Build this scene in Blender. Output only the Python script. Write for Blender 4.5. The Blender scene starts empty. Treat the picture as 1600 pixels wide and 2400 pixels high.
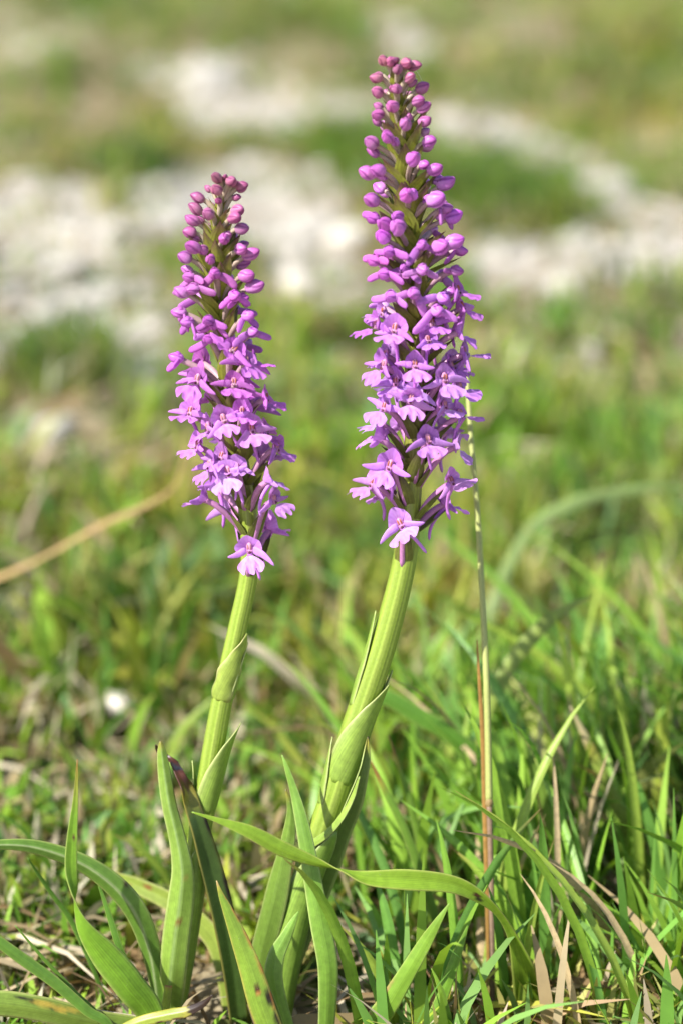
import bpy, math, random
import numpy as np
from mathutils import Vector, Matrix

random.seed(7)
rng = np.random.default_rng(11)
S = bpy.context.scene
COL = S.collection

# ------------------------------------------------------------------ camera
TILT = math.radians(14.0)           # camera looks slightly down
HALF = math.radians(12.0)           # half vertical field of view
DIST = 0.54                         # camera to the plane of the two orchids
LEAN = 0.105                        # the orchids lean a little uphill
CZ = 0.124                          # height of the picture centre on the plants
cam_d = bpy.data.cameras.new('camera')
cam = bpy.data.objects.new('camera', cam_d)
COL.objects.link(cam)
TARGET = np.array([0.0, LEAN * CZ, CZ])
CAM = TARGET + DIST * np.array([0.0, -math.cos(TILT), math.sin(TILT)])
cam.location = CAM
cam.rotation_euler = (math.pi / 2 - TILT, 0, 0)
cam_d.sensor_fit = 'VERTICAL'
cam_d.sensor_height = 36.0
cam_d.lens = 18.0 / math.tan(HALF)
cam_d.clip_start = 0.01
cam_d.clip_end = 500
cam_d.dof.use_dof = True
cam_d.dof.focus_distance = DIST - 0.003
cam_d.dof.aperture_fstop = 7.0
cam_d.dof.aperture_blades = 9
S.camera = cam
S.render.resolution_x = 682
S.render.resolution_y = 1024

# ------------------------------------------------------------------ light
SUN_DIR = Vector((-0.66, -0.50, 0.76)).normalized()      # towards the sun
w = bpy.data.worlds.new('World')
S.world = w
w.use_nodes = True
nt = w.node_tree
sky = nt.nodes.new('ShaderNodeTexSky')
sky.sky_type = 'NISHITA'
sky.sun_disc = False
sky.sun_elevation = math.asin(SUN_DIR.z)
sky.sun_rotation = math.atan2(SUN_DIR.x, SUN_DIR.y)
bg = nt.nodes['Background']
bg.inputs['Strength'].default_value = 0.115
nt.links.new(sky.outputs[0], bg.inputs['Color'])
sl = bpy.data.lights.new('sun', 'SUN')
sl.energy = 4.8
sl.angle = math.radians(0.53)
sl.color = (1.0, 0.97, 0.93)
sun = bpy.data.objects.new('sun', sl)
COL.objects.link(sun)
sun.rotation_euler = SUN_DIR.to_track_quat('Z', 'Y').to_euler()
sun.location = (-2, -1, 3)
S.view_settings.view_transform = 'Standard'
S.view_settings.look = 'None'
S.view_settings.gamma = 1.0
S.view_settings.exposure = 0.98

# ------------------------------------------------------------------ helpers: pixels and space
TH = math.tan(HALF)
R_ = np.array([1.0, 0, 0])
U_ = np.array([0, math.sin(TILT), math.cos(TILT)])
F_ = np.array([0, math.cos(TILT), -math.sin(TILT)])
PXM = 2 * DIST * TH / 2400.0        # metres per photo pixel on the focus plane


def ray(px, py):
    return F_ + R_ * ((px - 800) / 1200 * TH) - U_ * ((py - 1200) / 1200 * TH)


def P(px, py, dy=0.0):
    """point on the plane the orchids stand in, dy metres behind it"""
    d = ray(px, py)
    n = np.array([0, 1.0, -LEAN])
    t = (dy - n @ CAM) / (n @ d)
    return CAM + d * t


def project(X, Y, Z):
    vx, vy, vz = X - CAM[0], Y - CAM[1], Z - CAM[2]
    d = vy * F_[1] + vz * F_[2]
    up = vy * U_[1] + vz * U_[2]
    d = np.maximum(d, 0.05)
    return 800 + vx / d / TH * 1200, 1200 - up / d / TH * 1200


def vnoise(x, y, seed=0):
    """smooth lattice noise 0..1"""
    x = np.asarray(x, float); y = np.asarray(y, float)
    xi = np.floor(x).astype(np.int64); yi = np.floor(y).astype(np.int64)
    fx = x - xi; fy = y - yi
    fx = fx * fx * (3 - 2 * fx); fy = fy * fy * (3 - 2 * fy)

    def h(a, b):
        v = (a * 374761393 + b * 668265263 + seed * 974634777) & 0xffffffff
        v = ((v ^ (v >> 13)) * 1274126177) & 0xffffffff
        return ((v ^ (v >> 16)) & 0xffff) / 65535.0
    return (h(xi, yi) * (1 - fx) + h(xi + 1, yi) * fx) * (1 - fy) + (h(xi, yi + 1) * (1 - fx) + h(xi + 1, yi + 1) * fx) * fy


SL = 0.105


def gplain(y):
    y = np.asarray(y, float)
    far = 3.0 * SL + SL * 6 * (1 - np.exp(-np.maximum(y - 3, 0) / 6))
    near = -0.6 * SL - SL * 4 * (1 - np.exp(-np.maximum(-0.6 - y, 0) / 4))
    return np.where(y > 3, far, np.where(y < -0.6, near, y * SL))


def ground(x, y):
    x = np.asarray(x, float); y = np.asarray(y, float)
    b = (vnoise(x * 6, y * 6, 1) - .5) * .022 + (vnoise(x * 19, y * 19, 2) - .5) * .010 + (vnoise(x * 55, y * 55, 3) - .5) * .004
    b += (vnoise(x * .7, y * .7, 4) - .5) * .05 * np.clip(np.hypot(x, y) / 2 - .3, 0, 1)
    k = np.clip((np.hypot(x, y) - .04) / .25, .15, 1)
    return gplain(y) + b * k


def gpix(px, py):
    """ground point seen at a photo pixel"""
    d = ray(px, py)
    t = 0.3
    for _ in range(4000):
        p = CAM + d * t
        if p[2] <= gplain(p[1]):
            break
        t += 0.002
    return p[0], p[1]


# bare chalky places, in photo pixels (cx, cy, rx, ry, strength)
BARE = [(475, 205, 120, 70, 1), (600, 270, 150, 48, .9), (770, 295, 130, 36, .7), (1180, 320, 110, 40, .95), (1250, 370, 110, 42, 1),
        (1340, 430, 120, 46, 1), (1450, 490, 130, 50, 1), (1560, 555, 110, 55, 1), (110, 570, 190, 110, .9),
        (560, 520, 200, 95, 1), (730, 590, 160, 65, 1), (830, 690, 90, 50, .8), (150, 730, 190, 120, .9),
        (40, 850, 110, 70, .9), (300, 840, 100, 80, .8), (1310, 610, 130, 60, .8), (1240, 710, 120, 50, .5),
        (1180, 900, 150, 80, .5), (90, 1130, 120, 50, .3), (80, 110, 120, 40, .5),
        (1560, 760, 80, 70, .5), (60, 1420, 130, 50, .35), (180, 1790, 260, 60, .4), (60, 1280, 90, 60, .4),
        (940, 110, 60, 40, .7)]
DARKG = [(180, 240, 170, 75), (230, 425, 170, 60), (630, 90, 170, 60), (870, 430, 170, 70), (1250, 540, 120, 70),
         (1450, 200, 260, 90), (960, 230, 120, 50), (380, 330, 160, 50), (1050, 480, 110, 70), (300, 60, 260, 40), (150, 960, 220, 70), (330, 1010, 120, 60), (1380, 1320, 250, 90), (700, 1400, 300, 120), (350, 1560, 220, 80), (870, 800, 250, 80), (1500, 700, 130, 130)]


def masks(x, y):
    px, py = project(x, y, gplain(y))
    nx = (vnoise(x * 16, y * 12, 5) - .5) * 150 + (vnoise(x * 45, y * 40, 6) - .5) * 90
    ny = (vnoise(x * 16, y * 12, 7) - .5) * 110 + (vnoise(x * 45, y * 40, 8) - .5) * 60
    m = np.zeros_like(np.asarray(x, float))
    for cx, cy, rx, ry, s in BARE:
        d = ((px + nx - cx) / rx) ** 2 + ((py + ny - cy) / ry) ** 2
        m = np.maximum(m, s * np.clip(1.5 - d * .62, 0, 1))
    m = m * np.clip(.35 + 1.5 * (vnoise(x * 26, y * 17, 61) * .6 + vnoise(x * 70, y * 48, 62) * .4), 0, 1)
    g = np.zeros_like(m)
    for cx, cy, rx, ry in DARKG:
        d = ((px + nx - cx) / rx) ** 2 + ((py + ny - cy) / ry) ** 2
        g = np.maximum(g, np.clip(1.4 - d, 0, 1))
    inside = (px > -250) & (px < 1850) & (py > -150) & (py < 2600)
    wild = np.clip((vnoise(x * 2.2, y * 2.2, 9) - .55) * 5, 0, .95)
    m = np.where(inside, m, wild)
    return m, g, px, py


def catmull(pts, n):
    pts = np.asarray(pts, float)
    m = len(pts)
    ext = np.vstack([2 * pts[0] - pts[1], pts, 2 * pts[-1] - pts[-2]])
    t = np.linspace(0, m - 1, n)
    i = np.minimum(t.astype(int), m - 2)
    f = (t - i)[:, None]
    p0, p1, p2, p3 = ext[i], ext[i + 1], ext[i + 2], ext[i + 3]
    return .5 * (2 * p1 + (p2 - p0) * f + (2 * p0 - 5 * p1 + 4 * p2 - p3) * f ** 2 + (3 * p1 - p0 - 3 * p2 + p3) * f ** 3)


def nrm(v):
    return v / np.maximum(np.linalg.norm(v, axis=-1, keepdims=True), 1e-12)


# ------------------------------------------------------------------ helpers: meshes and objects
class MB:
    def __init__(self):
        self.V = []; self.F = []; self.C = []; self.U = []; self.n = 0

    def grid(self, pts, col=(1, 1, 1), uv=None, wrap=False, cap=False):
        """pts: (rows, cols, 3)"""
        r, c = pts.shape[:2]
        base = self.n
        self.V.append(pts.reshape(-1, 3))
        col = np.asarray(col, float)
        self.C.append(np.broadcast_to(col, (r, c, 3)).reshape(-1, 3))
        if uv is None:
            uu, vv = np.meshgrid(np.linspace(0, 1, c), np.linspace(0, 1, r))
            uv = np.stack([uu, vv], -1)
        self.U.append(uv.reshape(-1, 2))
        cc = c if wrap else c - 1
        for i in range(r - 1):
            for j in range(cc):
                a = base + i * c + j; b = base + i * c + (j + 1) % c
                self.F.append((a, b, b + c, a + c))
        if cap:
            self.F.append(tuple(base + j for j in range(c))[::-1])
            self.F.append(tuple(base + (r - 1) * c + j for j in range(c)))
        self.n += r * c
        return self

    def mesh(self, name):
        me = bpy.data.meshes.new(name)
        V = np.vstack(self.V)
        me.from_pydata(V.tolist(), [], self.F)
        set_attr(me, np.vstack(self.C), np.vstack(self.U))
        me.polygons.foreach_set('use_smooth', np.ones(len(me.polygons), bool))
        me.update()
        return me


def set_attr(me, C, U=None):
    a = me.attributes.new('Col', 'FLOAT_COLOR', 'POINT')
    a.data.foreach_set('color', np.hstack([C, np.ones((len(C), 1))]).astype(np.float32).ravel())
    if U is not None:
        a = me.attributes.new('UVp', 'FLOAT_VECTOR', 'POINT')
        a.data.foreach_set('vector', np.hstack([U, np.zeros((len(U), 1))]).astype(np.float32).ravel())


def frames(path, ref=None):
    T = nrm(np.gradient(path, axis=0))
    n0 = np.array([0, 0, 1.0]) if ref is None else np.asarray(ref, float)
    if abs(n0 @ T[0]) > .95:
        n0 = np.array([1.0, 0, 0])
    N = []
    n = n0
    for t in T:
        n = n - t * (n @ t)
        n = n / np.linalg.norm(n)
        N.append(n)
    N = np.array(N)
    return T, N, np.cross(T, N)


def tube(path, rad, k=8, ref=None, flat=1.0, ridge=0.0, nr=5, phase=0.0):
    T, N, B = frames(path, ref)
    a = np.linspace(0, 2 * np.pi, k, endpoint=False) + phase
    rr = np.asarray(rad)[:, None] * (1 + ridge * np.cos(nr * a))[None]
    return path[:, None] + rr[..., None] * (np.cos(a)[None, :, None] * N[:, None] + flat * np.sin(a)[None, :, None] * B[:, None])


def ob(name, me, mat, parent=None, loc=(0, 0, 0), color=None):
    o = bpy.data.objects.new(name, me)
    COL.objects.link(o)
    if mat is not None and len(me.materials) == 0:
        me.materials.append(mat)
    if parent is not None:
        o.parent = parent
    o.location = loc
    if color is not None:
        o.color = (*color, 1)
    return o


def tag(o, label, cat, group=None):
    o['label'] = label
    o['category'] = cat
    if group:
        o['group'] = group
    return o


def empty(name, loc):
    o = bpy.data.objects.new(name, None)
    o.empty_display_size = .01
    COL.objects.link(o)
    o.location = loc
    return o


# ------------------------------------------------------------------ materials
def new_mat(name):
    m = bpy.data.materials.new(name)
    m.use_nodes = True
    t = m.node_tree
    for n in list(t.nodes):
        t.nodes.remove(n)
    return m, t


def N(t, kind, **kw):
    n = t.nodes.new(kind)
    for k, v in kw.items():
        setattr(n, k, v)
    return n


def mixc(t, mode, fac, a, b):
    n = N(t, 'ShaderNodeMix', data_type='RGBA', blend_type=mode)
    for sock, val in ((n.inputs[0], fac), (n.inputs[6], a), (n.inputs[7], b)):
        if isinstance(val, (int, float)):
            sock.default_value = val
        elif isinstance(val, tuple):
            sock.default_value = (*val, 1)
        else:
            t.links.new(val, sock)
    return n.outputs[2]


def mathn(t, op, a, b=None, clamp=False):
    n = N(t, 'ShaderNodeMath', operation=op)
    n.use_clamp = clamp
    for i, v in enumerate((a, b)):
        if v is None:
            continue
        if isinstance(v, (int, float)):
            n.inputs[i].default_value = v
        else:
            t.links.new(v, n.inputs[i])
    return n.outputs[0]


def ramp(t, fac, stops):
    n = N(t, 'ShaderNodeValToRGB')
    e = n.color_ramp.elements
    while len(e) < len(stops):
        e.new(0.5)
    for el, (p, c) in zip(e, stops):
        el.position = p
        el.color = (*c, 1) if isinstance(c, tuple) else (c, c, c, 1)
    t.links.new(fac, n.inputs[0])
    return n.outputs[0]


def noise(t, scale, vec=None, detail=4, rough=.55):
    n = N(t, 'ShaderNodeTexNoise')
    n.inputs['Scale'].default_value = scale
    n.inputs['Detail'].default_value = detail
    n.inputs['Roughness'].default_value = rough
    if vec is not None:
        t.links.new(vec, n.inputs['Vector'])
    return n.outputs[0]


def plant_mat(name, trans=.3, rough=.42, spec=.4, vein=0.0, veins=60, bump=.15, nscale=900, nvar=.25, objcol=False, tint_t=(1, 1, 1), coat=0.0):
    """leaf or petal: reflecting and letting light through, colour from the mesh"""
    m, t = new_mat(name)
    at = N(t, 'ShaderNodeAttribute', attribute_name='Col')
    uv = N(t, 'ShaderNodeAttribute', attribute_name='UVp')
    geo = N(t, 'ShaderNodeTexCoord')
    c = at.outputs['Color']
    oi = N(t, 'ShaderNodeObjectInfo')
    if objcol:
        c = mixc(t, 'MULTIPLY', 1.0, c, oi.outputs['Color'])
    nz = noise(t, nscale, geo.outputs['Object'], 5, .6)
    c = mixc(t, 'MULTIPLY', 1.0, c, ramp(t, nz, [(.25, 1 - nvar), (.75, 1 + nvar * .6)]))
    if vein > 0:
        mp = N(t, 'ShaderNodeMapping')
        mp.inputs['Scale'].default_value = (22, 2.2, 1)
        t.links.new(uv.outputs['Vector'], mp.inputs['Vector'])
        st = noise(t, 1.0, mp.outputs[0], 4, .6)
        c = mixc(t, 'MULTIPLY', 1.0, c, ramp(t, st, [(.3, .78), (.7, 1.14)]))
        fl = noise(t, 2600, geo.outputs['Object'], 2, .5)
        c = mixc(t, 'MIX', ramp(t, fl, [(.72, 0.0), (.76, .35)]), c, (.45, .45, .3))
    h = nz
    if vein > 0:
        sep = N(t, 'ShaderNodeSeparateXYZ')
        t.links.new(uv.outputs['Vector'], sep.inputs[0])
        s = mathn(t, 'SINE', mathn(t, 'MULTIPLY', sep.outputs[0], float(veins)))
        s01 = mathn(t, 'ADD', mathn(t, 'MULTIPLY', s, .5), .5)
        c = mixc(t, 'MULTIPLY', 1.0, c, ramp(t, s01, [(0, 1 - vein), (1, 1 + vein * .5)]))
        h = mathn(t, 'ADD', mathn(t, 'MULTIPLY', nz, .5), s01)
    bp = N(t, 'ShaderNodeBump')
    bp.inputs['Strength'].default_value = bump
    bp.inputs['Distance'].default_value = .0002
    t.links.new(h, bp.inputs['Height'])
    pr = N(t, 'ShaderNodeBsdfPrincipled')
    t.links.new(c, pr.inputs['Base Color'])
    pr.inputs['Roughness'].default_value = rough
    pr.inputs['Specular IOR Level'].default_value = spec
    t.links.new(bp.outputs[0], pr.inputs['Normal'])
    tr = N(t, 'ShaderNodeBsdfTranslucent')
    t.links.new(mixc(t, 'MULTIPLY', 1.0, c, tint_t), tr.inputs['Color'])
    mx = N(t, 'ShaderNodeMixShader')
    mx.inputs[0].default_value = trans
    t.links.new(pr.outputs[0], mx.inputs[1])
    t.links.new(tr.outputs[0], mx.inputs[2])
    out = N(t, 'ShaderNodeOutputMaterial')
    t.links.new(mx.outputs[0], out.inputs[0])
    return m


M_STEM = plant_mat('stem_green', .12, .38, .45, vein=.10, veins=100, bump=.25, nscale=1500, nvar=.18)
M_LEAF = plant_mat('orchid_leaf', .24, .37, .42, vein=.09, veins=110, bump=.06, nscale=700, nvar=.22, tint_t=(1.1, 1.1, .6))
M_GRASS = plant_mat('grass_leaf', .32, .40, .36, vein=.08, veins=70, bump=.08, nscale=600, nvar=.2, tint_t=(1.2, 1.15, .6))
M_TURF = plant_mat('turf', .32, .55, .25, bump=0, nscale=60, nvar=.3, tint_t=(1.2, 1.15, .6))
M_STRAW = plant_mat('straw', .2, .6, .25, vein=.15, veins=40, bump=.3, nscale=800, nvar=.3)
M_PETAL = plant_mat('petal', .40, .55, .2, vein=0, bump=.3, nscale=700, nvar=.24, objcol=True)
M_BUD = plant_mat('bud_petal', .15, .42, .35, bump=.15, nscale=1400, nvar=.2, objcol=True)
M_OVARY = plant_mat('ovary', .15, .42, .35, bump=.15, nscale=1500, nvar=.2, objcol=True)
M_BRACT = plant_mat('bract', .25, .4, .35, vein=.1, veins=40, bump=.1, nscale=1200, nvar=.25, objcol=True)
M_COLUMN = plant_mat('column', .1, .5, .3, bump=.3, nscale=3000, nvar=.4)
M_SILK = plant_mat('silk', .3, .3, .5, bump=0, nscale=300, nvar=.1)


def stone_mat():
    m, t = new_mat('chalk_stone')
    tc = N(t, 'ShaderNodeTexCoord')
    oi = N(t, 'ShaderNodeObjectInfo')
    n1 = noise(t, 120, tc.outputs['Object'], 6, .65)
    n2 = noise(t, 500, tc.outputs['Object'], 4, .6)
    c = ramp(t, n1, [(.3, (.34, .30, .23)), (.48, (.52, .485, .42)), (.7, (.62, .595, .54))])
    c = mixc(t, 'MULTIPLY', 1.0, c, oi.outputs['Color'])
    pr = N(t, 'ShaderNodeBsdfPrincipled')
    pr.inputs['Roughness'].default_value = .85
    t.links.new(c, pr.inputs['Base Color'])
    bp = N(t, 'ShaderNodeBump')
    bp.inputs['Strength'].default_value = .6
    bp.inputs['Distance'].default_value = .0008
    t.links.new(mathn(t, 'ADD', n1, n2), bp.inputs['Height'])
    t.links.new(bp.outputs[0], pr.inputs['Normal'])
    out = N(t, 'ShaderNodeOutputMaterial')
    t.links.new(pr.outputs[0], out.inputs[0])
    return m


M_STONE = stone_mat()


def ground_mat():
    m, t = new_mat('chalk_soil')
    tc = N(t, 'ShaderNodeTexCoord')
    at = N(t, 'ShaderNodeAttribute', attribute_name='Col')
    sep = N(t, 'ShaderNodeSeparateColor')
    t.links.new(at.outputs['Color'], sep.inputs[0])
    n1 = noise(t, 14, tc.outputs['Object'], 8, .65)
    n2 = noise(t, 90, tc.outputs['Object'], 6, .6)
    n3 = noise(t, 420, tc.outputs['Object'], 4, .6)
    soil = ramp(t, n2, [(.3, (.11, .09, .045)), (.5, (.26, .21, .12)), (.7, (.40, .34, .22))])
    chalk = ramp(t, n2, [(.28, (.24, .20, .145)), (.5, (.43, .39, .32)), (.66, (.60, .575, .52))])
    f = mathn(t, 'ADD', sep.outputs[0], mathn(t, 'MULTIPLY', mathn(t, 'SUBTRACT', n1, .5), .7), True)
    f = ramp(t, f, [(.25, 0.0), (.62, 1.0)])
    c = mixc(t, 'MIX', f, soil, chalk)
    pr = N(t, 'ShaderNodeBsdfPrincipled')
    pr.inputs['Roughness'].default_value = .9
    pr.inputs['Specular IOR Level'].default_value = .2
    t.links.new(c, pr.inputs['Base Color'])
    bp = N(t, 'ShaderNodeBump')
    bp.inputs['Strength'].default_value = .7
    bp.inputs['Distance'].default_value = .003
    t.links.new(mathn(t, 'ADD', n2, n3), bp.inputs['Height'])
    t.links.new(bp.outputs[0], pr.inputs['Normal'])
    out = N(t, 'ShaderNodeOutputMaterial')
    t.links.new(pr.outputs[0], out.inputs[0])
    return m


# ------------------------------------------------------------------ the ground
def axis_coords(lo, hi, step, far):
    mid = list(np.arange(lo, hi + 1e-6, step))
    s = step; x = hi; up = []
    while x < far:
        s *= 1.18; x += s; up.append(x)
    s = step; x = lo; dn = []
    while x > -far:
        s *= 1.18; x -= s; dn.append(x)
    return np.array(dn[::-1] + mid + up)


gx = axis_coords(-.8, .8, .013, 150)
gy = axis_coords(-.35, 2.6, .013, 150)
GX, GY = np.meshgrid(gx, gy)
GZ = ground(GX, GY)
mk, _, _, _ = masks(GX, GY)
gm = MB()
gm.grid(np.stack([GX, GY, GZ], -1), np.stack([mk, mk, mk], -1))
go = ob('ground', gm.mesh('ground'), ground_mat())
go['kind'] = 'structure'


# ------------------------------------------------------------------ flower parts (shared shapes, metres)
MM = .001


def hood_mesh(seed, closed=0.0):
    r = random.Random(seed)
    mb = MB()
    for lo, hi, k, dy in ((-52, 52, 1.0, .25), (22, 112, .93, 0), (-112, -22, .93, 0)):
        u = np.linspace(-1, 1, 11)
        v = np.linspace(0, 1, 9)
        UU, VV = np.meshgrid(u, v)
        th = np.radians(lo + (hi - lo) * (UU + 1) / 2)
        s = VV * (1 - .22 * UU ** 2 + .05 * np.sin(UU * 5 + r.random() * 6))
        rad = 2.45 * np.sin(.2 + s * 1.3) * k * (1 - .35 * closed * s ** 2) + .55 * s ** 3 * (1 - closed)
        rad *= 1 + .05 * np.sin(th * 3 + r.random() * 6)
        y = -1.5 + (1.9 + .8 * closed) * s - .25 * s ** 4 * (1 - closed) + dy
        x = rad * np.sin(th) * 1.02
        z = rad * np.cos(th) * 1.08 + .55
        z += .15 * np.exp(-(UU / .25) ** 2) * s * (k == 1.0)
        col = np.ones(UU.shape + (3,))
        inner = np.exp(-(s / .35) ** 2)[..., None]
        col = col * (1 - .0 * inner) + inner * np.array([.12, .12, .02])
        vein = (.5 + .5 * np.cos(UU * 16))[..., None] ** 4
        col = col * (1 - vein * np.array([.10, .22, .08]))
        mb.grid(np.stack([x, y, z], -1) * MM, col)
    return mb.mesh('hood')


def lip_mesh(seed):
    r = random.Random(seed)
    mb = MB()
    u = np.linspace(-1, 1, 25)
    v = np.linspace(0, 1, 13)
    UU, VV = np.meshgrid(u, v)
    L = 4.3 - r.uniform(1.2, 1.8) * np.exp(-((np.abs(UU) - .37) / .105) ** 2) - 1.6 * np.abs(UU) ** 4
    L = L * (1 + .05 * np.sin(UU * 9 + r.random() * 6))
    wv = .75 + 2.6 * np.sin(np.clip(VV, 0, 1) * 1.7) ** 1.15
    s = VV * L
    x = UU * wv
    a0 = math.radians(r.uniform(5, 30)); a1 = math.radians(r.uniform(35, 68))
    n = 60
    ss = np.linspace(0, 6, n)
    ang = a0 + (a1 - a0) * np.clip(ss / 3.2, 0, 1)
    yy = np.cumsum(np.cos(ang)) * (ss[1]); zz = -np.cumsum(np.sin(ang)) * ss[1]
    y = np.interp(s, ss, yy) + .35
    z = np.interp(s, ss, zz) - .75
    drop = r.uniform(.2, .9) * UU ** 2 * VV + .34 * np.sin(UU * r.uniform(7.5, 10) + r.random() * 3) * VV ** 1.5 + .15 * np.sin(VV * 9 + UU * 4)
    y = y - drop * .8
    z = z - drop * .4
    y += .35 * VV ** 3 * np.abs(UU)
    col = np.ones(UU.shape + (3,))
    pale = np.exp(-(VV / .4) ** 2)[..., None]
    col += pale * np.array([.06, .2, .05])
    vein = (.5 + .5 * np.cos(UU * 22))[..., None] ** 6
    col = col * (1 - vein * np.array([.08, .2, .06]) * (1 - pale))
    col *= (1 + .05 * VV[..., None])
    mb.grid(np.stack([x, y, z], -1) * MM, col)
    return mb.mesh('lip')


def sepal_mesh(seed, side, young=False):
    """lateral sepal with its edges rolled back: a blunt flattened finger"""
    r = random.Random(seed * 3 + (side > 0))
    n = 14
    L = r.uniform(4.3, 5.2) if young else r.uniform(4.8, 5.9)
    t = np.linspace(0, 1, n)
    drop = r.uniform(.1, .95) if young else r.uniform(.0, .5)
    bend = r.uniform(-.5, .6)
    x = side * (.8 + L * t)
    z = .25 - drop * L * t + bend * np.sin(t * 3)
    y = -.5 + r.uniform(-.6, 1.2) * t * 1.5
    path = np.stack([x, y, z], -1)
    if young:
        wd = np.interp(t, [0, .2, .6, .85, .95, 1], [.7, .98, 1.0, .85, .55, .06])
    else:
        wd = np.interp(t, [0, .15, .5, .8, .95, 1], [.8, .98, .78, .48, .26, .04])
    k = 14
    a = np.linspace(0, 2 * np.pi, k, endpoint=False)
    g = tube(path, wd * (1.0 if young else 1.05), k, ref=(0, .2, 1), flat=.5)
    g = g + (np.sin(a * 2) * .12)[None, :, None] * wd[:, None, None] * np.array([0, .6, .6])
    col = np.ones(g.shape)
    col *= (1 + .10 * np.cos(a * 3))[None, :, None]
    col = col * (1 + .25 * (1 - t)[:, None, None] * np.array([.1, .4, .1]))
    mb = MB()
    mb.grid(g * MM, col, wrap=True, cap=True)
    return mb.mesh('lateral_sepal')


def spur_mesh(seed):
    r = random.Random(seed)
    c = r.uniform(-.8, .8)
    path = catmull(np.array([(0, .0, -.5), (0, -1.2, -1.3), (c * .5, -3.2, -3.0), (c, -4.6, -5.2), (c * 1.6, -5.0, -7.6)]), 14)
    mb = MB()
    mb.grid(tube(path, np.interp(np.linspace(0, 1, 14), [0, .1, .5, .95, 1], [.6, .55, .42, .36, .12]), 8, ref=(1, 0, 0)) * MM, (.92, .82, .92), wrap=True, cap=True)
    return mb.mesh('spur')


def column_mesh(seed):
    mb = MB()
    r = random.Random(seed)

    def blob(c, rad, col, k=8):
        th = np.linspace(.08, np.pi - .08, 6)
        ph = np.linspace(0, 2 * np.pi, k, endpoint=False)
        TT, PP = np.meshgrid(th, ph, indexing='ij')
        g = np.stack([np.sin(TT) * np.cos(PP) * rad[0], np.sin(TT) * np.sin(PP) * rad[1], np.cos(TT) * rad[2]], -1) + np.array(c)
        mb.grid(g * MM, col, wrap=True, cap=True)
    blob((0, -.55, .75), (.75, .6, 1.15), (.55, .24, .40))
    for s in (-1, 1):
        blob((.3 * s, -.05, .95), (.2, .22, .62), (.36, .11, .06) if seed % 2 else (.5, .22, .22))
        blob((.5 * s, -.1, .05), (.24, .22, .26), (.5, .2, .38))
    blob((0, .05, -.25), (.34, .3, .3), (.12, .03, .06))
    return mb.mesh('column')


def bud_mesh(seed):
    """closed bud: three overlapping sepals meeting in a blunt beak"""
    r = random.Random(seed)
    th = np.linspace(.02, np.pi - .02, 18)
    ph = np.linspace(0, 2 * np.pi, 36, endpoint=False)
    TT, PP = np.meshgrid(th, ph, indexing='ij')
    q = (PP + .35 * (TT - 1.5) + r.random() * 6) % (2 * np.pi / 3)
    d = np.minimum(q, 2 * np.pi / 3 - q)
    groove = np.exp(-(d / .17) ** 2) * np.clip((TT - .5) / .6, 0, 1)
    step = .06 * (q / (2 * np.pi / 3) - .5)
    rad = 1.45 * np.sin(TT) ** .9 * (1 - .17 * groove + step)
    rad *= 1 + .04 * np.sin(3 * PP + r.random() * 6)
    y = 1.72 * -np.cos(TT) + .45 * np.exp(-((np.pi - TT) / .45) ** 2) + 1.2
    g = np.stack([rad * np.cos(PP), y, rad * np.sin(PP) * .93 + .22 * np.sin(TT) * np.cos(TT)], -1)
    tipf = (TT / np.pi)[..., None]
    col = np.ones(g.shape)
    col = col * (1 + np.clip(.7 - tipf, 0, 1) * np.array([.25, 1.2, .3])) * (1 - np.clip(tipf - .5, 0, 1) * np.array([.25, .75, .3]))
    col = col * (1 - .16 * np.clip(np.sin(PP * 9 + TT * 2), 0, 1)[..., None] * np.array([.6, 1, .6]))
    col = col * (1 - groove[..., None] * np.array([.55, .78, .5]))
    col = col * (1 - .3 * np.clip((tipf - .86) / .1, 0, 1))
    mb = MB()
    mb.grid(g * MM, col, wrap=True, cap=True)
    return mb.mesh('bud')


def bract_mesh(seed):
    """boat-shaped bract along +Y, hollow side up (+Z)"""
    r = random.Random(seed)
    v = np.linspace(0, 1, 12)
    u = np.linspace(-1, 1, 7)
    UU, VV = np.meshgrid(u, v)
    wd = 2.15 * np.interp(VV, [0, .12, .35, .65, .9, 1], [.5, .9, 1, .7, .2, .02])
    x = UU * wd
    y = VV * 12
    z = .85 * UU ** 2 * wd * .6 + 1.2 * np.sin(VV * 2.2) * r.uniform(-.3, .6) - .35
    x = x + .6 * r.uniform(-1, 1) * VV ** 2
    g = np.array([.33, .35, .05]); p = np.array([.12, .05, .05])
    f = np.clip((VV - .52) * 2.2 + .35 * (np.abs(UU) - .5), 0, 1)[..., None]
    col = g * (1 - f) + p * f
    mb = MB()
    mb.grid(np.stack([x, y, z], -1) * MM, col)
    return mb.mesh('bract')


NV = 9
HOOD = [hood_mesh(i) for i in range(NV)]
HOODC = [hood_mesh(i + 20, 1.0) for i in range(3)]
LIP = [lip_mesh(i + 5) for i in range(NV)]
SEP = {s: [sepal_mesh(i + 9, s) for i in range(NV)] for s in (-1, 1)}
SEPY = {s: [sepal_mesh(i + 31, s, True) for i in range(NV)] for s in (-1, 1)}
SPUR = [spur_mesh(i) for i in range(NV)]
COLU = [column_mesh(i) for i in range(NV)]
BUDM = [bud_mesh(i) for i in range(8)]
BRACT = [bract_mesh(i) for i in range(5)]


def basis(f, up=(0, 0, 1)):
    f = nrm(np.asarray(f, float))
    z = np.asarray(up, float)
    z = nrm(z - f * (z @ f))
    x = np.cross(f, z)
    return Matrix(((x[0], f[0], z[0]), (x[1], f[1], z[1]), (x[2], f[2], z[2])))


def with_mod(o, thick):
    m = o.modifiers.new('thickness', 'SOLIDIFY')
    m.thickness = thick
    m.offset = 0
    return o


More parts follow.
